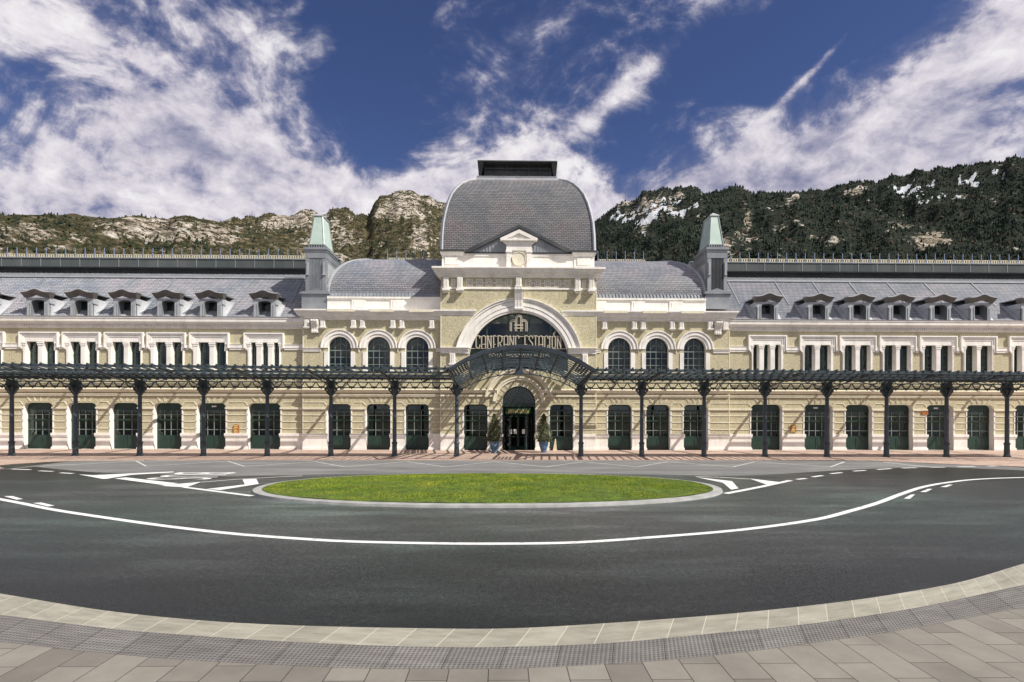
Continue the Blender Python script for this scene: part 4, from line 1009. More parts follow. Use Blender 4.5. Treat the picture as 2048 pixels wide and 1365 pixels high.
M['panel'] = slate('weathered zinc fascia panel', (.07,.085,.085), (.11,.125,.12), 1.63, 3.0, .55, spec=.4, mort=.004)
xtl = X_(611, 44.1, 540); xtr = X_(1453, 44.1, 540)
wing_roof(XLW0, xtl+1.2); wing_roof(xtr-1.2, XRW1)
# cresting on the ridges
def cresting(x0, x1, Y, z, hb, hs, sp, name='ridge_cresting'):
    g = MB(); g.box(x0, x1, Y-.02, Y+.02, z+.05, z+.09); g.box(x0, x1, Y-.02, Y+.02, z+hb-.05, z+hb)
    k = max(1, int(round((x1-x0)/(sp/4)))); w = (x1-x0)/k
    for i in range(k+1): x = x0+i*w; g.box(x-.055, x+.055, Y-.015, Y+.015, z+.09, z+hb-.05)
    o = g.build(name, M['crest'], BLD)
    n_ = int((x1-x0)/sp)+1
    c0 = None
    for i in range(n_):
        x = x0+i*sp
        if c0 is None:
            g = MB(); g.box(-.035, .035, -.035, .035, 0, hs*.5); g.box(-.02, .02, -.02, .02, hs*.5, hs); g.box(-.05, .05, -.05, .05, hb-.03, hb+.03)
            c0 = g.build('finial', M['spike'], o); c0.location = (x, Y, z)
        else:
            c = c0.copy(); COL.objects.link(c); c.parent = o; c.location = (x, Y, z)
zc_ = z_g1+.06
cresting(-46.5, xtl, 49.45, zc_, .34, P(300, 497, 49.45)[1]-zc_, .815); cresting(xtr, 46.5, 49.45, zc_, .34, P(300, 497, 49.45)[1]-zc_, .815)
for a, b in ((775, 877), (1196, 1289)):
    Yk = YP+6.8; cresting(X_(a, Yk, 520), X_(b, Yk, 520), Yk, zr1, .45, P(820, 500, Yk)[1]-zr1, .80)

# dormers
def dormer(xc):
    d = empty('dormer'); d.parent = BLD; Y = Ym0-.02
    z0, zt = zm0+.02, P(300, 597, Y)[1]; w = .87; ow = .50; oz0, oz1 = z0+.06, P(300, 595.5, Y)[1]-.28
    op = [(xc-ow, oz0), (xc+ow, oz0), (xc+ow, oz1-.12)]+[(xc+ow*math.cos(k/8*PI), oz1-.12+.2*math.sin(k/8*PI)) for k in range(1, 8)]+[(xc-ow, oz1-.12)]
    g = MB(); g.prism([[(xc-w+.06, z0), (xc+w-.06, z0), (xc+w-.06, zt-.42), (xc+w, zt-.38), (xc+w, zt), (xc-w, zt), (xc-w, zt-.38), (xc-w+.06, zt-.42)], op], Y, Y+.16)
    for s_ in (-1, 1):
        a, b = sorted((xc+s_*ow, xc+s_*(ow+.07))); g.box(a, b, Y-.04, Y+.02, oz0, oz1-.12)
        a, b = sorted((xc+s_*(w-.22), xc+s_*(w-.08))); g.box(a, b, Y-.035, Y+.02, z0, zt-.42)
    g.box(xc-ow-.05, xc+ow+.05, Y-.06, Y+.05, z0, z0+.06)
    ff = g.build('dormer_front', M['zinc_front'], d)
    g = MB()     # splayed reveal box
    for s_ in (-1, 1): g.add([(xc+s_*ow, Y+.02, oz0), (xc+s_*ow, Y+.02, oz1), (xc+s_*ow*.95, Y+.75, oz1), (xc+s_*ow*.95, Y+.75, oz0)], [(0,1,2,3)])
    g.add([(xc-ow, Y+.1, oz1+.05), (xc+ow, Y+.1, oz1+.05), (xc+ow, Y+.75, oz1+.05), (xc-ow, Y+.75, oz1+.05)], [(0,1,2,3)])
    g.add([(xc-ow, Y+.1, oz0), (xc+ow, Y+.1, oz0), (xc+ow, Y+.75, oz0), (xc-ow, Y+.75, oz0)], [(0,1,2,3)])
    g.build('dormer_reveal', M['zinc'], d)
    g = MB(); g.prism([rect_loop(xc-ow, xc+ow, oz0, oz1+.05)]+[rect_loop(xc-ow+.07+i*ow, xc+i*ow-.04, oz0+.07+k*.62, oz0+.6+k*.62) for i in (0, 1) for k in (0, 1)], Y+.68, Y+.74)
    g.build('dormer_window', M['green'], d)
    g = MB(); g.box(xc-ow, xc+ow, Y+.72, Y+.725, oz0, oz1+.05); g.box(xc-ow, xc+ow, Y+1.2, Y+1.22, oz0, oz1+.05); g.build('pane', M['glass_dark'], d)
    for s_ in (-1, 1):    # cheeks following the slope
        g = MB()
        for xx in (xc+s_*(w-.06), ):
            yb_ = ym(zt); g.add([(xx, Y+.1, z0), (xx, Y+.1, zt), (xx, yb_, zt), (xx-s_*.05, Y+.1, z0), (xx-s_*.05, Y+.1, zt), (xx-s_*.05, yb_, zt)], [(0,1,2), (3,5,4), (0,3,4,1), (1,4,5,2)])
        # flashing lying on the slate beside the cheek
        x_a, x_b = xc+s_*(w-.05), xc+s_*(w+.27); g.add([(x_a, Y+.03, z0+.06), (x_b, Y+.03, z0+.06), (x_b, ym(zt)-.02, zt+.06), (x_a, ym(zt)-.02, zt+.06)], [(0,1,2,3)])
        bw = .16; xl, xr = sorted((xc+s_*(w-.06), xc+s_*(w+.02))); g.box(xl, xr, Y+.04, Y+.55, zt-.42, zt)
        g.build('cheek', M['zinc_light'], d)
    def curve(hw_, zb_, hh, n=16):
        o = []
        for k in range(n+1):
            u = -1+2*k/n; e = math.exp(-(u/.42)**2); o.append((xc+u*hw_, zb_+hh*e+.07*abs(u)**3*0))
        return o
    zt2 = P(300, 584.5, Y-.3)[1]
    g = MB(); top = curve(1.12, zt2, .24); bot = curve(1.08, zt2-.07, .24)
    g.prism([bot+top[::-1]], Y-.36, Y+.30); t2 = [(xc+(x-xc)*.80, z-.02) for x, z in top]; b2 = [(xc+(x-xc)*.80, z) for x, z in bot]; g.prism([b2+t2[::-1]], Y+.28, ym(zt2)+.3); g.build('dormer_roof', M['zinc_light'], d)
    g = MB(); bot2 = curve(.92, zt-.02, .18); mid = curve(1.06, zt2-.07, .24)
    n_ = len(bot2); vv = [(x, Y-.06, z) for x, z in bot2]+[(x, Y-.34, z) for x, z in mid]
    g.add(vv, [(i, i+1, n_+i+1, n_+i) for i in range(n_-1)])
    for s_, e in ((-1, 0), (1, n_-1)):
        b = bot2[e]; m_ = mid[e]; q = [(b[0], Y-.06, b[1]), (m_[0], Y-.34, m_[1]), (m_[0], Y+.30, m_[1]), (b[0], Y+.30, b[1])]; g.add(q, [(0,1,2,3)])
    g.build('pediment', M['zinc_brown'], d)
    return d
M['zinc_brown'] = noisy('brown grey weathered zinc', (.10,.092,.086), (.15,.135,.125), 1.5, .5, spec=.4)
M['glass_dark'] = mat('dark dormer pane', (.012,.014,.013), .08)[0]
def clone_tree(o, parent, dx):
    c = o.copy(); COL.objects.link(c); c.parent = parent; c.location = (o.location[0]+dx, o.location[1], o.location[2])
    for ch in list(o.children): k = ch.copy(); COL.objects.link(k); k.parent = c
    return c
dpx = [-33, 76, 163, 249.5, 336.6, 421.8, 529, 1535, 1637, 1718.5, 1798, 1880.5, 1961, 2064]
x0_ = X_(dpx[0], Ym0, 615); d0 = dormer(x0_)
for p in dpx[1:]: clone_tree(d0, BLD, X_(p, Ym0, 615)-x0_)
for p, s_ in [(q, 1) for q in dpx[:7]]+[(q, -1) for q in dpx[7:]]:
    x = X_(p, Ym0, 615)+s_*1.5; a = zt_ = P(300, 590, Ym0)[1]
    g = MB(); g.beam((x, ym(zm0+1.5)-.02, zm0+1.53), (x, Ym1-.03, zm1+.02), .10, .04); g.build('valley_flashing', M['zinc'], BLD)

# corner towers with copper obelisks
def tower(px0, px1, s_):
    Yt = 43.95; t = empty('roof_turret'); t.parent = BLD; z = lambda y, Y=Yt: P(631 if s_ < 0 else 1434, y, Y)[1]
    a, b = X_(px0, Yt, 540), X_(px1, Yt, 540); dp = 2.75; c = (a+b)/2
    zb0, zb1, zb2 = z(619), z(587.5), z(506)
    vx0, vx1 = c-.47, c+.50; vz0, vz1 = z(581), z(517)
    g = MB(); arc = [(vx0, vz0), (c, vz0+.16), (vx1, vz0), (vx1, vz1), (vx0, vz1)]
    g.prism([rect_loop(a, b, zb1, zb2), arc], Yt, Yt+.12); g.box(a, b, Yt+.12, Yt+dp, zb1, zb2)
    g.box(a-.22, b+.22, Yt-.2, Yt+dp+.1, zb0, zb1-.06)
    g.build('turret_body', M['zinc'], t)
    g = MB(); g.box(a-.34, b+.34, Yt-.32, Yt+dp+.2, zb1-.08, zb1+.02); g.box(a-.26, b+.26, Yt-.24, Yt+dp+.15, zb1+.02, zb1+.12); g.build('ledge', M['zinc'], t); g = MB()
    g.box(a-.06, b+.06, Yt-.06, Yt+dp+.06, z(504), z(500)); g.box(a-.12, b+.12, Yt-.12, Yt+dp+.12, z(500), z(495.5)); g.box(a-.02, b+.02, Yt-.02, Yt+dp+.02, z(516.5), z(504))
    g.build('cap_moulding', M['zinc'], t)
    g = MB(); g.box(vx0, vx1, Yt+.06, Yt+.10, vz0-.05, vz1)
    k = 9
    for i in range(k): x = vx0+(i+.5)*(vx1-vx0)/k; g.box(x-.03, x+.03, Yt+.02, Yt+.07, vz0+.1, vz1)
    g.build('vent_panel', M['zinc'] if s_ < 0 else M['zinc_dark'], t)
    for sx in (-1, 1):
        g = MB(); e = c+sx*.62; g.box(e-.07, e+.07, Yt-.09, Yt+.02, z(549), z(525)); g.box(e-.11, e+.11, Yt-.12, Yt+.02, z(551), z(549)); g.build('pilaster', M['zinc_front'], t)
    g = MB(); g.box(a-.04 if s_ > 0 else b-.02, (a+.02) if s_ > 0 else b+.04, Yt+.5, Yt+dp-.5, z(565), z(525))
    g.build('side_panel', M['zinc_light'], t)
    g = MB(); z0, z1 = z(495.5), z(487.5); m = .16
    g.box(a+m, b-m, Yt+m, Yt+dp-m, z1-.07, z1); g.box(a+m, b-m, Yt+m, Yt+dp-m, z0, z0+.05)
    for i in range(7): x = a+m+.05+i*(b-a-2*m-.1)/6; g.box(x-.045, x+.045, Yt+m+.01, Yt+m+.09, z0+.03, z1-.05)
    for i in range(10):
        y = Yt+m+.05+i*(dp-2*m-.1)/9
        for x in (a+m+.01, b-m-.09): g.box(x, x+.08, y-.045, y+.045, z0+.03, z1-.05)
    g.box(a+.4, b-.4, Yt+.4, Yt+dp-.4, z0, z1); g.build('balustrade', M['zinc'], t)
    g = MB(); z2 = z(431.5, Yt+.5); i0, i1 = .22, .46; j1 = .62
    A_ = [(a+i0, Yt+i0, z1), (b-i0, Yt+i0, z1), (b-i0, Yt+dp-i0, z1), (a+i0, Yt+dp-i0, z1)]; B_ = [(a+i1, Yt+j1, z2), (b-i1, Yt+j1, z2), (b-i1, Yt+dp-j1, z2), (a+i1, Yt+dp-j1, z2)]
    g.add(A_+B_, [(0,1,5,4), (1,2,6,5), (2,3,7,6), (3,0,4,7), (4,5,6,7)])
    o = g.build('obelisk', M['copper'], t)
    g = MB()
    for i in range(4): g.beam(A_[i], B_[i], .07)
    g.build('obelisk_rib', M['zinc'], t)
    g = MB(); e = .07
    T_ = [(x+(-e if i in (0, 3) else e), y+(-e if i < 2 else e), z2) for i, (x, y, _) in enumerate(B_)]; T2 = [(x, y, z2+.06) for x, y, _ in T_]; apx = [(c, Yt+dp/2-.5, z2+.33), (c, Yt+dp/2+.5, z2+.33)]
    g.add(T_+T2+apx, [(0,1,5,4), (1,2,6,5), (2,3,7,6), (3,0,4,7), (4,5,8), (5,6,9,8), (6,7,9), (7,4,8,9), (3,2,1,0)])
    g.build('obelisk_cap', M['zinc_light'], t)
    # chimney ridge running back behind the turret
    g = MB(); g.ext_x([(Yt+dp, zb0), (Yt+dp, z(500)), (Yt+dp+1.2, z(500)), (Yt+dp+3.2, z(540)), (Yt+dp+3.2, zb0)], a+.1, b-.1); g.build('turret_back', M['zinc'], t)
tower(611, 652, -1); tower(1415, 1454, 1)
# ---- main lettering and emblem
YS = YC+.12
sign = empty('station_name_sign', (0, 0, 0)); tag(sign, 'dark board with tall pale metal letters and emblem inside the great arch', 'sign')
g = MB(); g.box(X_(938.5, YS, 690), X_(1135.5, YS, 690), YS+.02, YS+.1, ZC(716), ZC(673.5)); g.build('sign_board', M['signback'], sign)
g = MB()
for y_ in (673.2, 697.5): g.box(X_(940, YS, 690), X_(1134, YS, 690), YS-.02, YS+.03, ZC(y_+.6), ZC(y_-.6))
g.build('sign_rail', M['sign_metal'], sign)
def arcp(cx, cy, rx, ry, a0, a1, n=8): return [(cx+rx*math.cos(math.radians(a0+(a1-a0)*k/n)), cy+ry*math.sin(math.radians(a0+(a1-a0)*k/n))) for k in range(n+1)]
LET = {
 'C': [[(1, .78)]+arcp(.5, .84, .5, .16, 0, 180)+arcp(.5, .16, .5, .16, 180, 360)+[(1, .26)]],
 'A': [[(0, 0), (0, .8)]+arcp(.5, .8, .5, .2, 180, 0)+[(1, 0)], [(-.14, .3), (1.14, .3)]],
 'N': [[(0, 0), (0, 1), (1, .12)], [(1, 0), (1, 1)]],
 'F': [[(0, 0), (0, 1), (.9, 1)], [(-.14, .3), (.8, .3)]],
 'R': [[(0, 0), (0, 1), (.5, 1)]+arcp(.5, .72, .5, .28, 90, -90)+[(.3, .44), (1, 0)], [(0, .44), (.5, .44)]],
 'E': [[(.95, 1), (0, 1), (0, 0), (.95, 0)], [(-.14, .3), (.8, .3)]],
 'S': [[(1, .8)]+arcp(.5, .84, .5, .16, 0, 180)+[(0, .7), (1, .36)]+arcp(.5, .16, .5, .16, 0, -180)+[(0, .26)]],
 'T': [[(0, 1), (1, 1)], [(.5, 1), (.5, 0)]],
 'I': [[(.5, 0), (.5, 1)]],
 'O': [arcp(.5, .84, .5, .16, 0, 180)+arcp(.5, .16, .5, .16, 180, 360)+[(1, .84)]],
}
LET['c'] = LET['C']
zl0, zl1 = ZC(697, YS), ZC(672, YS)
letters = [('C', 951.5, 960.5), ('A', 962.5, 972), ('N', 974.5, 983), ('F', 986.5, 992.5), ('R', 995.5, 1005), ('A', 1007.5, 1016.5), ('N', 1019, 1028), ('C', 1030.5, 1038.5),
           ('E', 1049, 1055.5), ('S', 1057.5, 1066), ('T', 1067, 1075), ('A', 1077, 1086), ('C', 1088.5, 1096.5), ('I', 1097.5, 1101), ('O', 1103.5, 1111.5), ('N', 1114, 1122)]
for ch, a, b in letters:
    xa, xb = X_(a+.8, YS, 685), X_(b-.8, YS, 685); g = MB()
    for st in LET[ch]:
        pts = [(xa+(xb-xa)*u, zl0+(zl1-zl0)*v) for u, v in st]
        for off in (-.022, .022): g.stroke([(x+off, z+off*.3) for x, z in pts], .036, YS-.07+off*.1, YS-.01)
    if a == 1103.5: g.stroke([((xa+xb)/2-.02, zl1+.12), ((xa+xb)/2+.10, zl1+.30)], .09, YS-.07, YS-.01)
    g.build('letter', M['sign_metal'], sign)
g = MB()
ex = lambda p: X_(p, YS, 645)
ez = lambda y: ZC(y, YS)
def dstroke(pts, w=.055, gap=.05):
    for off in (-gap, gap):
        o = []
        for i, (x, z) in enumerate(pts):
            a = Vector(pts[max(i-1, 0)]); b = Vector(pts[min(i+1, len(pts)-1)]); d = (b-a).normalized(); o.append((x-d.y*off, z+d.x*off))
        g.stroke(o, w, YS-.09, YS-.03)
cx_ = ex(1037.4); rw = ex(1042.6)-cx_; rz = ez(632)-ez(639)
dstroke([(cx_-rw, ez(663)), (cx_-rw, ez(638.5))]+[(cx_+rw*math.cos(math.radians(a)), ez(638.5)+rz*.95*math.sin(math.radians(a))) for a in range(165, 0, -15)]+[(cx_+rw, ez(638.5)), (cx_+rw, ez(663))])
for s_ in (-1, 1):
    r2 = (ex(1053.5)-ex(1044))/1.0*.55; xo = cx_+s_*(rw+2*r2); xc2 = cx_+s_*(rw+r2)
    dstroke([(xo, ez(663)), (xo, ez(647))]+[(xc2+s_*r2*math.cos(math.radians(a)), ez(647)+r2*math.sin(math.radians(a))) for a in range(15, 150, 15)])
for y_ in (651, 657): g.stroke([(cx_-rw*1.55, ez(y_)), (cx_+rw*1.55, ez(y_))], .085, YS-.1, YS-.03)
g.build('emblem', M['sign_metal'], sign)
g = MB()
for x in (cx_-.55, cx_+.55): g.box(x-.02, x+.02, YS-.02, YS+.02, ZC(674), ZC(664))
g.build('emblem_bracket', M['green'], sign)
vs, fs = text_mesh('ROYAL HIDEAWAY HOTEL', 1, .01); x0, x1 = min(v.x for v in vs), max(v.x for v in vs); y1 = max(v.y for v in vs)
g = MB(); xa, xb = X_(978, YS, 710), X_(1100, YS, 710)
g.v = [(xa+(v.x-x0)/(x1-x0)*(xb-xa), YS-.02-v.z*.5, ZC(713.5)+v.y/y1*.24) for v in vs]; g.f = fs; g.m = [0]*len(fs); g.build('small_lettering', M['sign_metal'], sign)

# ================================================================ IRON CANOPIES
YK, YF = 37.4, 32.4
ZK0, ZK1 = 4.43, 4.85
colL = [-104, 23.5, 151, 279.7, 407, 534.5, 661.8, 789.2, 913.5]; colR = [1162, 1283.5, 1408, 1530, 1654, 1773, 1893, 2014, 2138]
xcolL = [X_(p, YK, 850) for p in colL]; xcolR = [X_(p, YK, 850) for p in colR]
def zfront(X): return 5.40-.0050*X
def lump(g, pts, x, y, t): pass
def column_parts(parent, x, first=[None]):
    if first[0] is None:
        c = empty('column'); c.parent = parent; c.location = (x, YK, 0)
        g = MB(); g.lathe(0, 0, [(.132, .96), (.125, 2.4), (.115, 3.95)], 10); g.build('shaft', M['iron_blue'], c)
        g = MB(); g.lathe(0, 0, [(.22, .03), (.22, .09), (.18, .14), (.17, .2), (.155, .8), (.18, .84), (.18, .88)], 12); g.lathe(0, 0, [(.18, .885), (.195, .92), (.18, .955)], 14); g.build('column_base', M['iron'], c)
        g = MB(); g.lathe(0, 0, [(.12, 3.95), (.16, 3.99), (.13, 4.03), (.14, 4.2), (.22, 4.42)], 10)
        for sx in (-1, 1):
            o = [(sx*.10, 3.98), (sx*.16, 4.0), (sx*.23, 4.08), (sx*.29, 4.2), (sx*.39, 4.28), (sx*.42, 4.42), (sx*.10, 4.42)]
            hl = [(sx*.25+.045*math.cos(k*PI/4), 4.30+.045*math.sin(k*PI/4)) for k in range(8)]
            if sx < 0: o = o[::-1]
            g.prism([o, hl], -.07, .07)
            g.add([(x_, y_, z_) for z_ in (4.0, 4.42) for x_, y_ in ((-.06, sx*.12), (.06, sx*.12), (.06, sx*(.14 if z_ == 4.0 else .40)), (-.06, sx*(.14 if z_ == 4.0 else .40)))], [(0,1,2,3),(4,7,6,5),(0,4,5,1),(1,5,6,2),(2,6,7,3),(3,7,4,0)])
        g.box(-.44, .44, -.17, .17, 4.42, 4.47); g.build('capital', M['iron'], c)
        g = MB(); g.box(-.26, .26, -.14, .14, 4.47, 4.92)
        for k in range(3):
            q = 2*PI/3*k; g.lathe(0, -.15, [(.02, 4.5+.1*k), (.05, 4.53+.1*k), (.02, 4.56+.1*k)], 6)
        g.build('bracket_box', M['iron'], c)
        first[0] = c; return c
    src = first[0]; c = src.copy(); COL.objects.link(c); c.parent = parent; c.location = (x, YK, 0)
    for ch in list(src.children): k = ch.copy(); COL.objects.link(k); k.parent = c
    return c
ZW = 5.83; YWL = YW-.35
def rib(parent, x):
    zf = zfront(x)-.08; g = MB(); n_ = 9
    def lat(Ya, Yb, za0, zb0, d0, d1):
        pt = []; pb = []
        for k in range(n_+1):
            t = k/n_; y = Ya+(Yb-Ya)*t; zt_ = za0+(zb0-za0)*t; dep = d0+(d1-d0)*(1-(1-t)**1.6); pt.append(Vector((x, y, zt_))); pb.append(Vector((x, y, zt_-dep)))
        for k in range(n_):
            g.beam(pt[k], pt[k+1], .10, .06); g.beam(pb[k], pb[k+1], .10, .05)
            g.beam(pt[k], pb[k+1], .03, .04) if k % 2 else g.beam(pb[k], pt[k+1], .03, .04)
    lat(YK-.15, YF+.05, ZK1+.06, zf, .45, .10); lat(YK+.15, YWL, ZK1+.06, ZW, .42, .12)
    return g.build('rib', M['iron'], parent)
def canopy(xs, label, rev):
    c = empty('iron_canopy'); tag(c, label, 'canopy', 'iron and glass canopies along the station front')
    for x in xs: column_parts(c, x); rib(c, x)
    if rev: bays = list(zip(xs[:-1], xs[1:]))
    else: bays = list(zip(xs[:-1], xs[1:]))
    for a, b in bays:
        g = MB(); A_, B_ = a+.26, b-.26          # zigzag girder on the column line
        g.beam((A_, YK, ZK0+.03), (B_, YK, ZK0+.03), .14, .06); g.beam((A_, YK, ZK1-.03), (B_, YK, ZK1-.03), .14, .07)
        n_ = 5; w = (B_-A_)/n_
        for k in range(n_):
            x = A_+k*w
            for p, q in (((x+.04, ZK1-.06), (x+w*.3, ZK0+.1)), ((x+w*.7, ZK0+.1), (x+w-.04, ZK1-.06))): g.beam((p[0], YK, p[1]), (q[0], YK, q[1]), .05, .055)
            g.box(x+w*.26, x+w*.74, YK-.04, YK+.04, ZK0+.06, ZK0+.13)
            g.box(x+w*.5-.03, x+w*.5+.03, YK-.03, YK+.03, ZK0-.06, ZK0)
        g.build('girder', M['iron'], c)
        n_ = 8
        for k in range(n_):
            g = MB(); x = a+(b-a)*(k+.5)/n_; g.beam((x, YK-.1, ZK1+.10), (x, YF-.06, zfront(x)+.03), .045, .09); g.box(x-.05, x+.05, YF-.09, YF-.03, zfront(x)-.02, zfront(x)+.09); g.build('glazing_bar', M['iron'], c)
        for t, hh in ((0, .11), (.27, .07), (.5, .07), (.74, .07)):
            Y = YF+(YK-YF)*t; g = MB()
            za_ = zfront(a)+(ZK1+.08-zfront(a))*t-.06; zb_ = zfront(b)+(ZK1+.08-zfront(b))*t-.06
            g.beam((a, Y, za_), (b, Y, zb_), .09, hh+.03); g.build('purlin', M['iron'], c)
        g = MB(); t0, t1 = (.52, .97)
        def zz(x, t): return zfront(x)+(ZK1+.08-zfront(x))*t+.03
        for t0, t1 in ((.53, .725), (.76, .97)):
            g.add([(a+.06, YF+(YK-YF)*t0, zz(a, t0)), (b-.06, YF+(YK-YF)*t0, zz(b, t0)), (b-.06, YF+(YK-YF)*t1, zz(b, t1)), (a+.06, YF+(YK-YF)*t1, zz(a, t1))], [(0,1,2,3)])
        g.build('glass_panel', M['canopy_glass'], c)
        g = MB()
        for Y in (YK+2.1, YK+3.9, YWL-.1):
            t = (Y-YK)/(YWL-YK); z = ZK1+(ZW-ZK1)*t; g.beam((a, Y, z), (b, Y, z), .10, .16 if Y < YK+4.2 else .1)
        g.build('rear_purlin', M['iron'], c)
    return c
canopy(xcolL, 'long iron canopy on slim columns left of the entrance arch', False)
canopy(xcolR, 'long iron canopy on slim columns right of the entrance arch', True)
# arched canopy over the entrance
ac = empty('arched_canopy'); tag(ac, 'dark blue curved iron canopy bowed over the entrance doors', 'canopy', None)
xa_, xb_ = xcolL[-1], xcolR[0]; xm = (xa_+xb_)/2
def archpt(half, ze, zt_, u):     # u in -1..1 along a circular arc
    rise = zt_-ze; R = (half*half+rise*rise)/(2*rise); am = math.asin(half/R); a = am*u; return xm+R*math.sin(a), zt_-R+R*math.cos(a)
def sect(Y):
    if Y <= YK: t = (Y-YF)/(YK-YF); return 4.1+(3.9-4.1)*t, 5.30+(4.68-5.30)*t, 6.62+(5.80-6.62)*t
    t = (Y-YK)/(YC-.3-YK); return 3.9, 4.68+(5.55-4.68)*t, 5.80+(6.85-5.80)*t
def ap_(Y, u, dz=0): h_, a, b = sect(Y); x, z = archpt(h_, a, b, u); return Vector((x, Y, z+dz))
g = MB(); n_ = 8
for k in range(n_):
    u0, u1 = -1+2*k/n_, -1+2*(k+1)/n_; p, q = ap_(YF, u0), ap_(YF, u1)
    g.add([(p.x, YF-.12, p.z-.10), (q.x, YF-.12, q.z-.10), (q.x, YF-.16, q.z+.10), (p.x, YF-.16, p.z+.10), (p.x, YF+.1, p.z-.12), (q.x, YF+.1, q.z-.12), (q.x, YF+.1, q.z+.14), (p.x, YF+.1, p.z+.14)], [(0,1,2,3), (4,7,6,5), (3,2,6,7), (0,4,5,1)])
g.build('front_fascia', M['iron_blue'], ac)
for k in range(n_+1):
    u = -1+2*k/n_; g = MB(); g.beam(ap_(YF, u, -.06), ap_(YK, u, -.06), .08, .14); g.beam(ap_(YK, u, -.06), ap_(YC-.3, u, -.06), .08, .12); g.build('rib', M['iron'], ac)
for Y in (YF+.45, YF+.9, YF+1.35, YF+1.8, YF+2.25, YF+2.7, YF+3.15, YF+3.6, YF+4.05, YF+4.5, YK+1.8, YK+3.6):
    g = MB()
    for k in range(24): g.beam(ap_(Y, -1+2*k/24, -.03), ap_(Y, -1+2*(k+1)/24, -.03), .05, .06)
    g.build('hoop', M['iron'], ac)
for u0, u1 in ((-.97, -.76), (.76, .97)):
    for k in range(5):
        g = MB(); ua = u0+(u1-u0)*k/5; ub = ua+(u1-u0)/5*.55
        for Ya, Yb in ((YF+.3, YF+2.3),): g.add([ap_(Ya, ua, .02), ap_(Ya, ub, .02), ap_(Yb, ub, .02), ap_(Yb, ua, .02)], [(0,1,2,3)])
        g.build('louvre_slat', M['iron'], ac)
g = MB()     # arched lattice girder on the column line
for k in range(24):
    u0, u1 = -1+2*k/24, -1+2*(k+1)/24
    g.beam(ap_(YK, u0, -.05), ap_(YK, u1, -.05), .12, .07)
    a0_, a1_ = ap_(YK, u0, -.40), ap_(YK, u1, -.40); g.beam(a0_, a1_, .12, .06)
    if k % 2 == 0: g.beam(ap_(YK, u0, -.05), ap_(YK, u0, -.40), .05)
    g.beam(ap_(YK, u0, -.05) if k % 2 else a0_, a1_ if k % 2 else ap_(YK, u1, -.05), .035)
g.build('arched_girder', M['iron'], ac)
# boards of the rear half
for k in range(22):
    u = -1+2*(k+.5)/22
    if 6 < k < 15: continue
    g = MB(); h_ = .16 if k % 2 else .10
    p0, p1 = ap_(YK+.2, u, .02), ap_(YC-.35, u, .02)
    q = ap_(YK+.2, u+.01, .02)-p0; q.normalize()
    g.add([p0-q*h_, p0+q*h_, p1+q*h_, p1-q*h_], [(0,1,2,3)])
    g.add([v+Vector((0, 0, .03)) for v in (p0-q*h_, p0+q*h_, p1+q*h_, p1-q*h_)], [(3,2,1,0)])
    g.build('roof_board', M['iron'], ac)
# side struts of the arch springing
for s_, xx in ((-1, xa_), (1, xb_)):
    g = MB(); e = ap_(YF, s_, -.05); g.beam((xx, YK-.1, 4.75), e, .12, .16); g.beam((xx, YK-.1, 4.5), ap_(YF+1.2, s_, -.2), .08, .08); g.beam((xx+s_*2.2, YK, ZK1), (e.x+s_*.1, YF+.1, e.z), .08, .1)
    g.build('spring_strut', M['iron'], ac)
g = MB(); p = ap_(YK, 0, -.05); g.box(p.x-.22, p.x+.22, YK-.1, YK+.1, p.z-.38, p.z+.12); g.prism([[(p.x-.42, p.z-.42), (p.x+.42, p.z-.42), (p.x+.22, p.z-.2), (p.x-.22, p.z-.2)]], YK-.12, YK+.12); g.build('crown_shield', M['iron_blue'], ac)

# ================================================================ SMALL THINGS BY THE DOORS
def planter(px, label_p, label_t, seed):
    x, y = G(px, 905.5, .03); z0 = .03
    pot = MB(); pot.lathe(x, y, [(.20, z0), (.22, z0+.05), (.17, z0+.09), (.23, z0+.22), (.31, z0+.48), (.34, z0+.7), (.35, z0+.76), (.39, z0+.78), (.39, z0+.84), (.32, z0+.84), (.30, z0+.74)], 24)
    o = pot.build('plant_pot', M['pot'], smooth=True); tag(o, label_p, 'plant pot', 'glazed pots beside the entrance')
    rnd = random.Random(seed); t = empty('topiary_tree', (0, 0, 0)); tag(t, label_t, 'shrub', 'potted shrubs beside the entrance')
    g = MB(); g.lathe(x, y, [(.035, z0+.72), (.025, z0+1.6), (.01, z0+2.5)], 6); g.build('trunk', M['bark'], t)
    g = MB(); zb_, zt_ = z0+.78, z0+2.75
    for i in range(6500):
        f = rnd.random()**1.35; z = zb_+(zt_-zb_)*f; r = (.80*(1-f)**.8+.04)*(1 if f > .08 else .75)
        a = rnd.random()*2*PI; clump = .72+.38*noise.noise(Vector((math.cos(a)*1.6+seed, math.sin(a)*1.6, z*2.6)))*1.6
        rr = r*clump*(.55+.5*rnd.random()); cx_, cy_ = x+rr*math.cos(a), y+rr*math.sin(a); s_ = rnd.uniform(.02, .042)
        n1 = Vector((rnd.gauss(0, 1), rnd.gauss(0, 1), rnd.gauss(0, 1))).normalized(); n2 = n1.cross(Vector((rnd.gauss(0, 1), rnd.gauss(0, 1), rnd.gauss(0, 1)))).normalized()
        c = Vector((cx_, cy_, z)); g.add([c-n1*s_*1.5, c-n2*s_*.6, c+n1*s_*1.5, c+n2*s_*.6], [(0,1,2,3)])
    g.build('foliage', M['leaf'], t)
planter(988.5, 'blue glazed pot by the entrance, farther from the cream cone', 'conical shrub in the blue pot farther from the cream cone', 3)
planter(1087.3, 'blue glazed pot by the entrance, next to the cream cone', 'conical shrub in the blue pot next to the cream cone', 8)
x, y = G(1110, 901.5, .03)
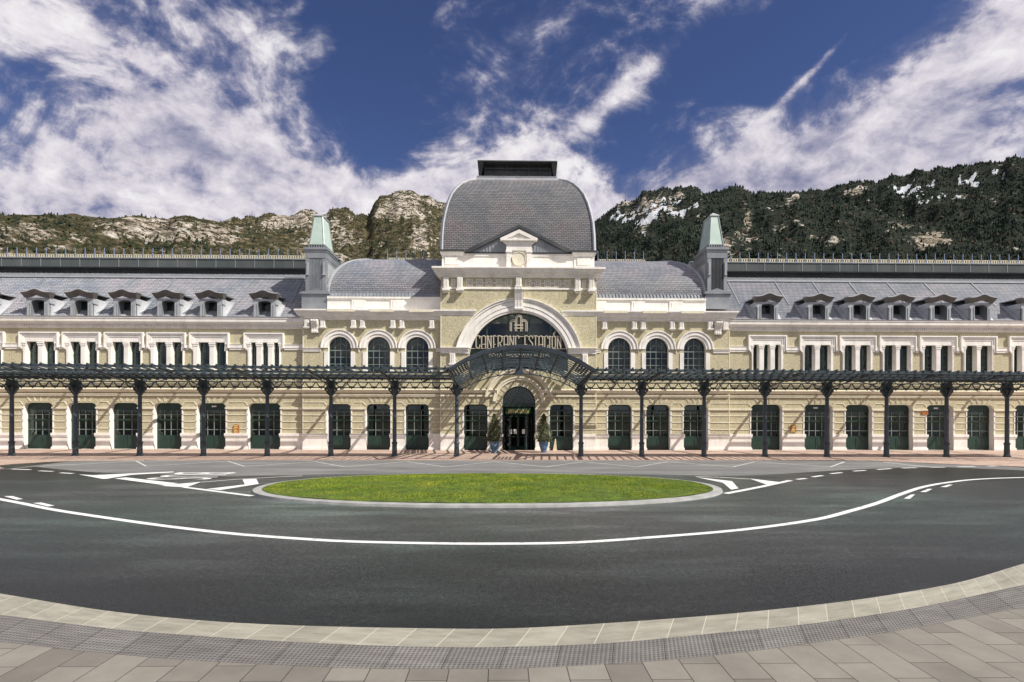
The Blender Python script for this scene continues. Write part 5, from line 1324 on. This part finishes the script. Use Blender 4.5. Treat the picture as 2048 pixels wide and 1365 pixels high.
g = MB(); g.add([(x-.16, y-.13, .03), (x+.13, y-.13, .03), (x+.13, y+.13, .03), (x-.16, y+.13, .03), (x-.01, y-.06, .82), (x+.07, y-.06, .82), (x+.07, y+.06, .82), (x-.01, y+.06, .82), (x+.02, y-.02, .9), (x+.05, y-.02, .9), (x+.05, y+.02, .9), (x+.02, y+.02, .9)], [(0,1,5,4),(1,2,6,5),(2,3,7,6),(3,0,4,7),(4,5,9,8),(5,6,10,9),(6,7,11,10),(7,4,8,11),(8,9,10,11)])
g.box(x-.19, x+.17, y-.16, y+.16, .03, .06)
tag(g.build('floor_cone', M['cone']), 'slim cream cone standing by a blue pot and green door', 'cone')
M['brass'] = noisy('polished brass', (.62,.46,.16), (.75,.58,.24), 3, .3, metal=.6)
for px_, lb in ((1311, 'brass luggage trolley with a paler suitcase behind a glazed door'), (1389, 'brass luggage trolley with a dark bag behind a glazed door')):
    x, z = P(px_, 850, YP+1.1); t = empty('luggage_trolley'); tag(t, lb, 'luggage trolley', 'brass luggage trolleys inside the lobby'); yt = YP+1.1
    for dx_ in (-.28, .28):
        g = MB(); pts = [(x+dx_+.33*math.cos(k/12*PI), 1.25+.55*math.sin(k/12*PI)) for k in range(13)]; pts = [(pts[0][0], .35)]+pts+[(pts[-1][0], .35)]
        for k in range(len(pts)-1): g.beam((pts[k][0], yt, pts[k][1]), (pts[k+1][0], yt, pts[k+1][1]), .04)
        g.build('brass_hoop', M['brass'], t)
    g = MB(); g.box(x-.65, x+.65, yt-.25, yt+.25, .28, .36); g.build('platform', M['rust'], t)
    for dx_ in (-.5, .5): g = MB(); g.lathe(x+dx_, yt, [(.03, .03), (.08, .06), (.08, .22), (.03, .28)], 8); g.build('castor', M['iron'], t)
    g = MB(); g.box(x-.3, x+.25, yt-.15, yt+.15, .37, .85); g.box(x-.06, x+.04, yt-.02, yt+.02, .85, .91); g.build('suitcase', M['cone'] if px_ == 1311 else M['bark'], t)
def plaque(px, py, w, h, Y, label, style):
    x, z = P(px, py, Y); p = empty('wall_plaque', (0, 0, 0)); tag(p, label, 'plaque', 'rust coloured wall plaques')
    g = MB(); top = [(x+w/2*math.cos(a), z+h/2-.12+.13*math.sin(a)) for a in [k/8*PI for k in range(9)]]
    o = [(x-w/2, z-h/2), (x+w/2, z-h/2)]+top if style != 2 else rect_loop(x-w/2, x+w/2, z-h/2, z+h/2)
    g.prism([o], Y-.06, Y-.02)
    if style == 0: g.lathe(x, Y-.04, [(.03, z+h/2), (.045, z+h/2+.04), (.01, z+h/2+.08)], 8)
    g.build('plaque_plate', M['rust'], p)
    g = MB()
    if style != 2:
        for k in range(5): g.box(x-w*.32+.03*(k % 2), x+w*.3-.05*(k % 3), Y-.066, Y-.058, z-h*.38+k*.12, z-h*.38+k*.12+.05)
        if style == 1: g.ring(x-w*.55, z+.2, .05, .08, Y-.05, Y-.03, 0, 2*PI, 10)
    else: g.box(x-w*.4, x+w*.4, Y-.066, Y-.058, z-.03, z+.03)
    g.build('plaque_relief', M['gold'] if style != 2 else M['rust'], p)
plaque(472.5, 858.5, .48, .66, YW-.0, 'rusty brown plaque with rounded top and small round finial', 0)
plaque(1586, 857, .46, .62, YW-.0, 'rusty brown plaque with a scroll on its side', 1)
plaque(1849, 825.5, .47, .38, YW-.0, 'small rectangular rust coloured board high beside a green door', 2)

# ================================================================ MOUNTAINS
def interp(pts, x):
    if x <= pts[0][0]: return pts[0][1]
    for (a, b), (c, d) in zip(pts[:-1], pts[1:]):
        if x <= c: t = (x-a)/(c-a); return b+(d-b)*t
    return pts[-1][1]
RA = [(-900,470),(-300,420),(-100,425),(0,429),(60,430),(140,429),(210,438),(262,433),(330,437),(360,430),(420,441),(470,452),(540,468),(600,490),(680,505),(760,520),(840,540),(1000,600),(1200,660),(2600,700)]
RB = [(-900,560),(0,520),(300,470),(440,441),(470,434),(510,433),(548,427),(575,436),(600,417),(625,421),(648,425),(664,413),(690,419),(712,430),(735,428),(738,422),(744,408),(752,403),(758,393),(772,392),(784,385),(800,382),(815,380),(826,384),(838,392),(852,393),(864,402),(880,402),(893,411),(930,418),(990,440),(1060,470),(1140,480),(1300,560),(2600,640)]
RC = [(-900,700),(900,640),(1050,560),(1150,470),(1192,448),(1230,440),(1290,410),(1340,396),(1400,384),(1460,372),(1500,379),(1530,378),(1590,376),(1640,392),(1700,402),(1780,425),(1860,450),(1960,480),(2048,490),(2300,500),(2900,560)]
RD = [(-900,700),(1000,600),(1120,480),(1190,441),(1230,413),(1270,394),(1310,379),(1328,372),(1345,376),(1372,371),(1392,370),(1404,383),(1440,390),(1520,392),(1590,384),(1640,373),(1700,362),(1742,361),(1800,346),(1860,336),(1950,325),(2048,305),(2300,270),(2900,300)]
LAY = [(RA, 520, 260), (RB, 820, 420), (RC, 560, 260), (RD, 1000, 420)]
def fbm(x, y, z, o=5):
    v = 0; a = 1
    for _ in range(o): v += a*noise.noise(Vector((x, y, z))); x *= 2.1; y *= 2.1; z += 3.7; a *= .52
    return v
z0n = 2.2
def hgt(X, Y):
    r = math.hypot(X, Y); a = math.atan2(X, Y)-TH; px = 1024+F*math.tan(max(-1.15, min(1.15, a)))
    best = -1; bl = 0
    n_ = fbm(X/90, Y/90, 1.3, 5); n3 = abs(fbm(X/45+7, Y/45, 5.1, 4)); n2 = fbm(X/22, Y/22, 8.3, 3)
    for i, (R, D, w) in enumerate(LAY):
        e = (820-interp(R, px)+(fbm(px/26+i*9, 3.3, 1, 4)*(7.5 if i in (1, 3) else 3.4)))/F/math.cos(max(-1.2, min(1.2, math.atan((px-1024)/F))))**0
        # real distance of the crest along this bearing
        top = H+e*D*math.cos(a) if abs(a) < 1.3 else 60
        Dr = D
        s_ = (r-70)/(Dr-70)
        if s_ < 0: z = -2
        elif s_ <= 1: f = s_**1.7; cr_ = min(1, s_*1.6)*(1-.72*s_**8); z = top*f+(n_*(20 if i < 2 else 22)+n2*(7.5 if i < 2 else 4)-n3*(22 if i < 2 else 17))*cr_+(abs(fbm(X/11, Y/30, z0n, 3))*-5*cr_ if i == 1 else 0)
        else: z = top-(r-Dr)*.45+n_*12*min(1, (s_-1)*4)
        if z > best: best = z; bl = i
    return best, bl, px
NA, NRR = 560, 210; KM = 2.5
a0, a1 = math.radians(-52), math.radians(52)
vs = []; rock = []; lay = []
for j in range(NRR+1):
    r = 90*(1500/90)**(j/NRR)
    for i in range(NA+1):
        a = a0+(a1-a0)*i/NA; X, Y = r*math.sin(a)+CX, r*math.cos(a)
        z, l, px = hgt(X, Y); vs.append((CX+KM*(X-CX), KM*Y, H+KM*(z-H))); lay.append((l, px))
fs = [(j*(NA+1)+i, j*(NA+1)+i+1, (j+1)*(NA+1)+i+1, (j+1)*(NA+1)+i) for j in range(NRR) for i in range(NA)]
# bare rock, snow and forest cover from the lie of the land
SPOT = [(560,446,50,12,1.0),(585,440,45,10,.9),(620,421,22,8,.9),(560,433,20,7,.8),(800,420,34,30,.9),(762,425,22,20,.6),(845,455,22,26,.7),(650,465,40,18,.6),(60,468,42,14,1),(230,462,60,16,.9),(330,470,60,22,.9),(420,475,60,20,.8),(300,455,50,12,.8),(700,480,40,12,.7),(830,490,30,12,.7),(700,440,20,8,.5),
        (1490,440,10,30,1),(1575,402,17,14,1.1),(1440,492,40,18,.8),(1640,478,34,8,.8),(1850,480,46,20,1.1),(1870,470,20,14,.8),(1780,455,24,9,.7),(1290,455,16,24,.9),(1240,480,16,20,.4),(1900,372,60,12,.3),(1275,415,80,28,.5),(1350,400,50,16,.45),(1700,440,60,16,.3),(1560,450,50,14,.3),(1700,385,25,10,.5),(2010,485,30,12,.5)]
SNOW = [(1394,403,7,8,2.2),(1300,425,55,11,1.35),(1240,438,40,7,1.5),(1330,405,30,8,1.2),(1290,470,9,11,1.5),(1270,440,20,10,.6),(1850,386,50,12,1.3),(1800,375,36,9,1.0),(1930,362,60,8,.95),(2010,345,20,5,.9),(1345,395,24,5,.8),(1560,398,12,3,.5)]
mk = []
for (X, Y, z), (l, px) in zip(vs, lay):
    d = Vector((X-CX, Y, z-H)); yy = d.dot(fw); py = 820-F*d.z/yy if yy > 1 else 820
    X, Y, z = X/KM, Y/KM, z/KM; n_ = fbm(X/60, Y/60, z/60+3, 4); n2 = fbm(X/12, Y/12, z/7, 3)
    rk = (.0 if l in (2, 3) else .09)+n_*.42+n2*.34
    qx, qy = px+fbm(X/16, Y/16, 6, 3)*16, py+fbm(X/16+5, Y/16, 9, 3)*9; px, py = qx, qy
    for cx_, cy_, sx_, sy_, w in SPOT:
        e = ((px-cx_)/sx_)**2+((py-cy_)/sy_)**2
        if e < 6: rk += w*.62*math.exp(-e)
    sn = 0
    for cx_, cy_, sx_, sy_, w in SNOW:
        e = ((px-cx_)/sx_)**2+((py-cy_)/sy_)**2
        if e < 6: sn += w*math.exp(-e)
    sn = sn+(n2*2.0-.75 if sn > .08 else -1)
    gl_ = abs(fbm(X/70+3, Y/110, z/60, 3)); rk += max(0, .055-gl_)/.055*(.42 if l >= 2 else .25)*(1 if fbm(X/120, Y/120, 11, 2) > -.1 else .3)
    if l == 0: rk += .10
    mk.append((max(0, min(1, rk)), max(0, min(1, sn+.15)), l))
me = bpy.data.meshes.new('hills'); me.from_pydata(vs, [], fs); me.polygons.foreach_set('use_smooth', [True]*len(fs))
ca = me.color_attributes.new('cover', 'FLOAT_COLOR', 'POINT'); arr = []
for a, b, l in mk: arr += [a, b, 1 if l >= 2 else 0, 1]
ca.data.foreach_set('color', arr)
m, nt, b = mat('mountain side', (.1,.1,.08), .95, 0, .1)
at = nd(nt, 'ShaderNodeAttribute'); at.attribute_name = 'cover'; sp = nd(nt, 'ShaderNodeSeparateColor'); nt.links.new(at.outputs['Color'], sp.inputs[0])
tc = nd(nt, 'ShaderNodeTexCoord')
mp = nd(nt, 'ShaderNodeMapping'); mp.inputs['Rotation'].default_value = (0, .5, .4); mp.inputs['Scale'].default_value = (.05, .05, .13); nt.links.new(tc.outputs['Object'], mp.inputs[0])
n1 = nd(nt, 'ShaderNodeTexNoise', Scale=1, Detail=11, Roughness=.78); nt.links.new(mp.outputs[0], n1.inputs['Vector'])
n2 = nd(nt, 'ShaderNodeTexNoise', Scale=.035, Detail=8, Roughness=.65); nt.links.new(tc.outputs['Object'], n2.inputs['Vector'])
rr = ramp(nt, n1.outputs[0], [(.42, (.04,.036,.028)), (.48, (.16,.13,.09)), (.535, (.42,.365,.29)), (.62, (.68,.64,.59))])
rs = ramp(nt, n1.outputs[0], [(.40, (.022,.026,.012)), (.50, (.07,.062,.032)), (.58, (.16,.13,.08)), (.68, (.30,.26,.20))])
rs2 = ramp(nt, n1.outputs[0], [(.38, (.012,.017,.013)), (.55, (.03,.036,.026)), (.68, (.10,.09,.075))])
mr = nd(nt, 'ShaderNodeMix', _data_type='RGBA'); nt.links.new(sp.outputs[2], mr.inputs[0]); nt.links.new(rs.outputs[0], mr.inputs[6]); nt.links.new(rs2.outputs[0], mr.inputs[7])
ad = nd(nt, 'ShaderNodeMath', _operation='MULTIPLY_ADD'); ad.inputs[1].default_value = 1.5; nt.links.new(n1.outputs[0], ad.inputs[0]); nt.links.new(sp.outputs[0], ad.inputs[2])
rm_ = ramp(nt, ad.outputs[0], [(.0, (0,0,0)), (1, (1,1,1))])
mrg = nd(nt, 'ShaderNodeMapRange'); mrg.inputs['From Min'].default_value = 1.12; mrg.inputs['From Max'].default_value = 1.3; nt.links.new(ad.outputs[0], mrg.inputs[0])
m1 = nd(nt, 'ShaderNodeMix', _data_type='RGBA'); nt.links.new(mrg.outputs[0], m1.inputs[0]); nt.links.new(mr.outputs[2], m1.inputs[6]); nt.links.new(rr.outputs[0], m1.inputs[7])
ad2 = nd(nt, 'ShaderNodeMath', _operation='MULTIPLY_ADD'); ad2.inputs[1].default_value = 1.4; nt.links.new(n1.outputs[0], ad2.inputs[0]); nt.links.new(sp.outputs[1], ad2.inputs[2])
mg2 = nd(nt, 'ShaderNodeMapRange'); mg2.inputs['From Min'].default_value = 1.2; mg2.inputs['From Max'].default_value = 1.3; nt.links.new(ad2.outputs[0], mg2.inputs[0])
m2 = nd(nt, 'ShaderNodeMix', _data_type='RGBA'); nt.links.new(mg2.outputs[0], m2.inputs[0]); nt.links.new(m1.outputs[2], m2.inputs[6]); m2.inputs[7].default_value = (.60,.62,.66,1)
nt.links.new(m2.outputs[2], b.inputs['Base Color'])
bp = nd(nt, 'ShaderNodeBump', Strength=1, Distance=9); nt.links.new(n1.outputs[0], bp.inputs['Height']); nt.links.new(bp.outputs[0], b.inputs['Normal'])
me.materials.append(m); hills = bpy.data.objects.new('hills', me); COL.objects.link(hills); tag(hills, kind='structure')
# conifer and bare woodland cover
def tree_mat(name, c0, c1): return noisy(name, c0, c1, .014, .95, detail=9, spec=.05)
tm = [tree_mat('dark pines', (.014,.024,.020), (.044,.056,.038)), tree_mat('bare beeches', (.055,.040,.032), (.10,.075,.055)), tree_mat('olive pines', (.026,.034,.015), (.056,.062,.030))]  # dark pines tinted bluer and lighter, painting distance haze into their colour
rnd = random.Random(11); g = MB(); NT = 0
W_ = NA+1
tries = 0
while NT < 60000 and tries < 700000:
    tries += 1
    i = rnd.randrange(1, NA-1); j = rnd.randrange(int(NRR*.20), NRR-1)
    px = lay[j*W_+i][1]
    if px < -60 or px > 2110 or (915 < px < 1165): continue
    k = j*W_+i; X, Y, z = vs[k]; rk, sn, l = mk[k]
    if sn > .6: continue
    shrub = rnd.random() < (rk*2.1-.2 if l < 2 else rk*1.8-.1)
    if shrub and (rnd.random() < .62 or l == 3): continue
    if (z+20-H)/Y < .255: continue
    d = math.hypot(X, Y)/KM
    if rnd.random() > (d/1000)**.9*1.1: continue
    cl = fbm(X/125, Y/125, 2, 3)+(.25 if l == 1 else 0)
    low = shrub or (l < 2 and cl+rnd.gauss(0, .2) < -.10)
    u, v = rnd.random(), rnd.random(); A_, B_, C_ = Vector(vs[k]), Vector(vs[k+1]), Vector(vs[k+W_]); p = A_+(B_-A_)*u+(C_-A_)*v
    h_ = (3.5+6.5*rnd.random()**1.6)*(1.0 if l >= 2 else .85)*(1.25 if l == 3 else 1)
    if low: h_ = rnd.uniform(1.8, 4)
    w = h_*rnd.uniform(.22, .34) if not low else h_*.6; q = rnd.random()*PI
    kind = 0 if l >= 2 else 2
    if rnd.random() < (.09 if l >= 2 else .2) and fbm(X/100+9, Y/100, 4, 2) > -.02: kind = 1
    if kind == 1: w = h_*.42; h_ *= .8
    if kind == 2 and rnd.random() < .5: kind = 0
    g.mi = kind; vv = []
    for t_, r_ in ((.0, .7), (.38, 1)):
        for s_ in range(4): aa = q+s_*PI/2+t_; rr_ = w*r_*rnd.uniform(.6, 1.3); vv.append((p.x+rr_*math.cos(aa), p.y+rr_*math.sin(aa), p.z-1+h_*t_+rnd.uniform(-.6, .6)))
    vv.append((p.x+rnd.uniform(-.3, .3), p.y, p.z-1+h_))
    g.add(vv, [(s_, (s_+1) % 4, 4+(s_+1) % 4, 4+s_) for s_ in range(4)]+[(4+s_, 4+(s_+1) % 4, 8) for s_ in range(4)]); NT += 1
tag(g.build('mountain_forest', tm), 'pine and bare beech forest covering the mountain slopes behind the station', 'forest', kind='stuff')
print('trees', NT, tries)

# ================================================================ SKY, SUN, CAMERA
SUN = Vector((1.8, -1.0, 2.15)).normalized()
W = bpy.data.worlds.new('World'); S.world = W; W.use_nodes = True; nt = W.node_tree; nt.nodes.clear()
out = nd(nt, 'ShaderNodeOutputWorld'); bg1 = nd(nt, 'ShaderNodeBackground'); bg2 = nd(nt, 'ShaderNodeBackground'); mx = nd(nt, 'ShaderNodeMixShader')
sky = nd(nt, 'ShaderNodeTexSky', _sky_type='NISHITA', _sun_disc=False); sky.sun_elevation = math.asin(SUN.z); sky.sun_rotation = math.atan2(SUN.x, SUN.y); sky.altitude = 1200; sky.air_density = .85; sky.ozone_density = 4; sky.dust_density = .2
hs = nd(nt, 'ShaderNodeHueSaturation'); hs.inputs['Saturation'].default_value = 1.06; hs.inputs['Hue'].default_value = .515; nt.links.new(sky.outputs[0], hs.inputs['Color']); nt.links.new(hs.outputs[0], bg1.inputs[0]); bg1.inputs[1].default_value = .070
def mth(op, a, b=None, c=None, clamp=False):
    n = nd(nt, 'ShaderNodeMath', _operation=op, _use_clamp=clamp)
    for i, q in enumerate((a, b, c)):
        if q is None: continue
        if isinstance(q, (int, float)): n.inputs[i].default_value = q
        else: nt.links.new(q, n.inputs[i])
    return n.outputs[0]
tc = nd(nt, 'ShaderNodeTexCoord'); sp = nd(nt, 'ShaderNodeSeparateXYZ'); nt.links.new(tc.outputs['Generated'], sp.inputs[0])
dx, dy, dz = sp.outputs; dyc = mth('MAXIMUM', mth('ABSOLUTE', dy), .05); ga = mth('DIVIDE', dx, dyc); ge = mth('DIVIDE', dz, dyc)
zc2 = mth('ADD', mth('MAXIMUM', dz, 0.0), .10); cb = nd(nt, 'ShaderNodeCombineXYZ'); nt.links.new(mth('DIVIDE', dx, zc2), cb.inputs[0]); nt.links.new(mth('DIVIDE', dy, zc2), cb.inputs[1])
def noise_(scale, detail, rough, st=(1, 1, 1), rot=0, loc=(0, 0, 0), dist=0):
    mp = nd(nt, 'ShaderNodeMapping'); mp.inputs['Scale'].default_value = st; mp.inputs['Rotation'].default_value = (0, 0, rot); mp.inputs['Location'].default_value = loc; nt.links.new(cb.outputs[0], mp.inputs[0])
    n = nd(nt, 'ShaderNodeTexNoise', Scale=scale, Detail=detail, Roughness=rough, Distortion=dist); nt.links.new(mp.outputs[0], n.inputs['Vector']); return n.outputs[0]
def gx(px): return (px-1024)/F+math.tan(TH)
def gz(py): return (820-py)/F
def blob(px, py, sx, sy, ang, w):   # soft weather patch round a bearing and elevation
    c, s_ = math.cos(math.radians(ang)), math.sin(math.radians(ang)); X = mth('SUBTRACT', ga, gx(px)); Z = mth('SUBTRACT', ge, gz(py))
    U = mth('DIVIDE', mth('ADD', mth('MULTIPLY', X, c), mth('MULTIPLY', Z, s_)), sx/F); V = mth('DIVIDE', mth('SUBTRACT', mth('MULTIPLY', Z, c), mth('MULTIPLY', X, s_)), sy/F)
    e = mth('EXPONENT', mth('MULTIPLY', mth('ADD', mth('MULTIPLY', U, U), mth('MULTIPLY', V, V)), -1)); return mth('MULTIPLY', e, w)
BL = [(330,200,360,110,-22,.34),(100,330,380,110,-3,.38),(520,350,320,95,-22,.36),(250,420,500,75,0,.42),(60,20,210,60,-10,.10),(420,60,160,60,-35,.16),(70,160,110,40,-20,-.24),(340,85,60,34,-35,-.30),(730,110,75,200,10,-.42),(640,20,120,60,0,-.2),(250,350,110,18,-35,-.22),
      (900,380,200,70,10,.42),(980,260,80,100,70,.16),(1240,180,180,26,40,.46),(1060,300,170,45,25,.26),(880,90,50,40,0,.30),(930,190,50,60,60,.26),(1090,70,150,70,0,.26),(1010,150,60,80,20,.18),(770,290,70,50,-20,-.28),(1240,290,70,50,20,-.16),
      (1860,180,430,105,34,.50),(1500,360,460,70,14,.46),(1850,320,360,90,6,.42),(1990,50,180,90,40,.32),(1500,100,220,120,35,-.48),(1440,215,80,34,25,.26),(1720,40,130,60,50,-.35),(1655,105,170,9,47,.50),(1600,170,120,20,47,.20),(1300,420,160,40,10,.2)]
msk = None
for b_ in BL: v = blob(*b_); msk = v if msk is None else mth('ADD', msk, v)
back = mth('LESS_THAN', dy, 0); msk = mth('MULTIPLY', msk, mth('SUBTRACT', 1, back)); msk = mth('ADD', msk, mth('MULTIPLY', back, .42))  # unseen clouds behind the camera, added to whiten fill light and reflections
# noise laid out on the dome of the sky itself keeps the puffs a natural size low down; the plane noise gives the streaks
def noise_d(scale, detail, rough, st=(1, 1, 1), loc=(0, 0, 0), dist=0):
    mp = nd(nt, 'ShaderNodeMapping'); mp.inputs['Scale'].default_value = st; mp.inputs['Location'].default_value = loc; nt.links.new(tc.outputs['Generated'], mp.inputs[0])
    n = nd(nt, 'ShaderNodeTexNoise', Scale=scale, Detail=detail, Roughness=rough, Distortion=dist); nt.links.new(mp.outputs[0], n.inputs['Vector']); return n.outputs[0]
nA = noise_(1.0, 12, .60, (1, .5, 1), 0, (3, 1, 0), .3); nB = noise_d(7, 10, .62, (1, 1, 1.5), (9, 4, 2), .5); nC = noise_(.9, 4, .5, (1, .6, 1), 0, (1, 7, 0)); nD = noise_d(26, 6, .6, (1, 1, 1.4), (2, 4, 7), .3)
dens = mth('ADD', mth('ADD', mth('MULTIPLY', mth('SUBTRACT', nA, .5), 1.5), mth('MULTIPLY', mth('SUBTRACT', nB, .5), 1.9)), mth('ADD', msk, mth('MULTIPLY', mth('SUBTRACT', nD, .5), .55)))
mr = nd(nt, 'ShaderNodeMapRange', _interpolation_type='SMOOTHSTEP'); mr.inputs['From Min'].default_value = -.14; mr.inputs['From Max'].default_value = .52; nt.links.new(dens, mr.inputs[0])
nt.links.new(mth('MULTIPLY', mr.outputs[0], .97), mx.inputs[0])
sh = mth('ADD', mth('MULTIPLY', mth('SUBTRACT', nB, .5), 1.7), mth('MULTIPLY', mth('SUBTRACT', nD, .5), 1.1)); sh = mth('ADD', sh, mth('MULTIPLY', mth('SUBTRACT', nC, .5), 1.0)); sh = mth('ADD', sh, mth('MULTIPLY', mr.outputs[0], .52))
cr = ramp(nt, sh, [(.0, (.20,.22,.36)), (.28, (.42,.41,.53)), (.55, (.72,.68,.75)), (.85, (.95,.92,.94))]); nt.links.new(cr.outputs[0], bg2.inputs[0]); bg2.inputs[1].default_value = .75
nt.links.new(bg1.outputs[0], mx.inputs[1]); nt.links.new(bg2.outputs[0], mx.inputs[2]); nt.links.new(mx.outputs[0], out.inputs[0])
W.cycles.sampling_method = 'MANUAL'; W.cycles.sample_map_resolution = 512
sl = bpy.data.lights.new('sun', 'SUN'); sl.energy = 5.0; sl.angle = math.radians(.5); sl.color = (1, .955, .875); so = bpy.data.objects.new('sun', sl); COL.objects.link(so)
so.rotation_euler = SUN.to_track_quat('Z', 'Y').to_euler(); so.location = (40, -20, 60)
cam = bpy.data.cameras.new('camera'); cam.sensor_width = 36; cam.lens = F*36/2048; cam.shift_y = (820-682.5)/2048; cam.clip_start = .1; cam.clip_end = 15000
co = bpy.data.objects.new('camera', cam); COL.objects.link(co)
Xa = (rt+up*RHO).normalized(); Za = -fw; Ya_ = Za.cross(Xa).normalized()
co.matrix_world = Matrix(((Xa.x, Ya_.x, Za.x, CX), (Xa.y, Ya_.y, Za.y, 0), (Xa.z, Ya_.z, Za.z, H), (0, 0, 0, 1)))
S.camera = co
S.view_settings.view_transform = 'Standard'; S.view_settings.look = 'None'; S.view_settings.exposure = .36; S.view_settings.gamma = 1
S.cycles.max_bounces = 6; S.cycles.transparent_max_bounces = 16
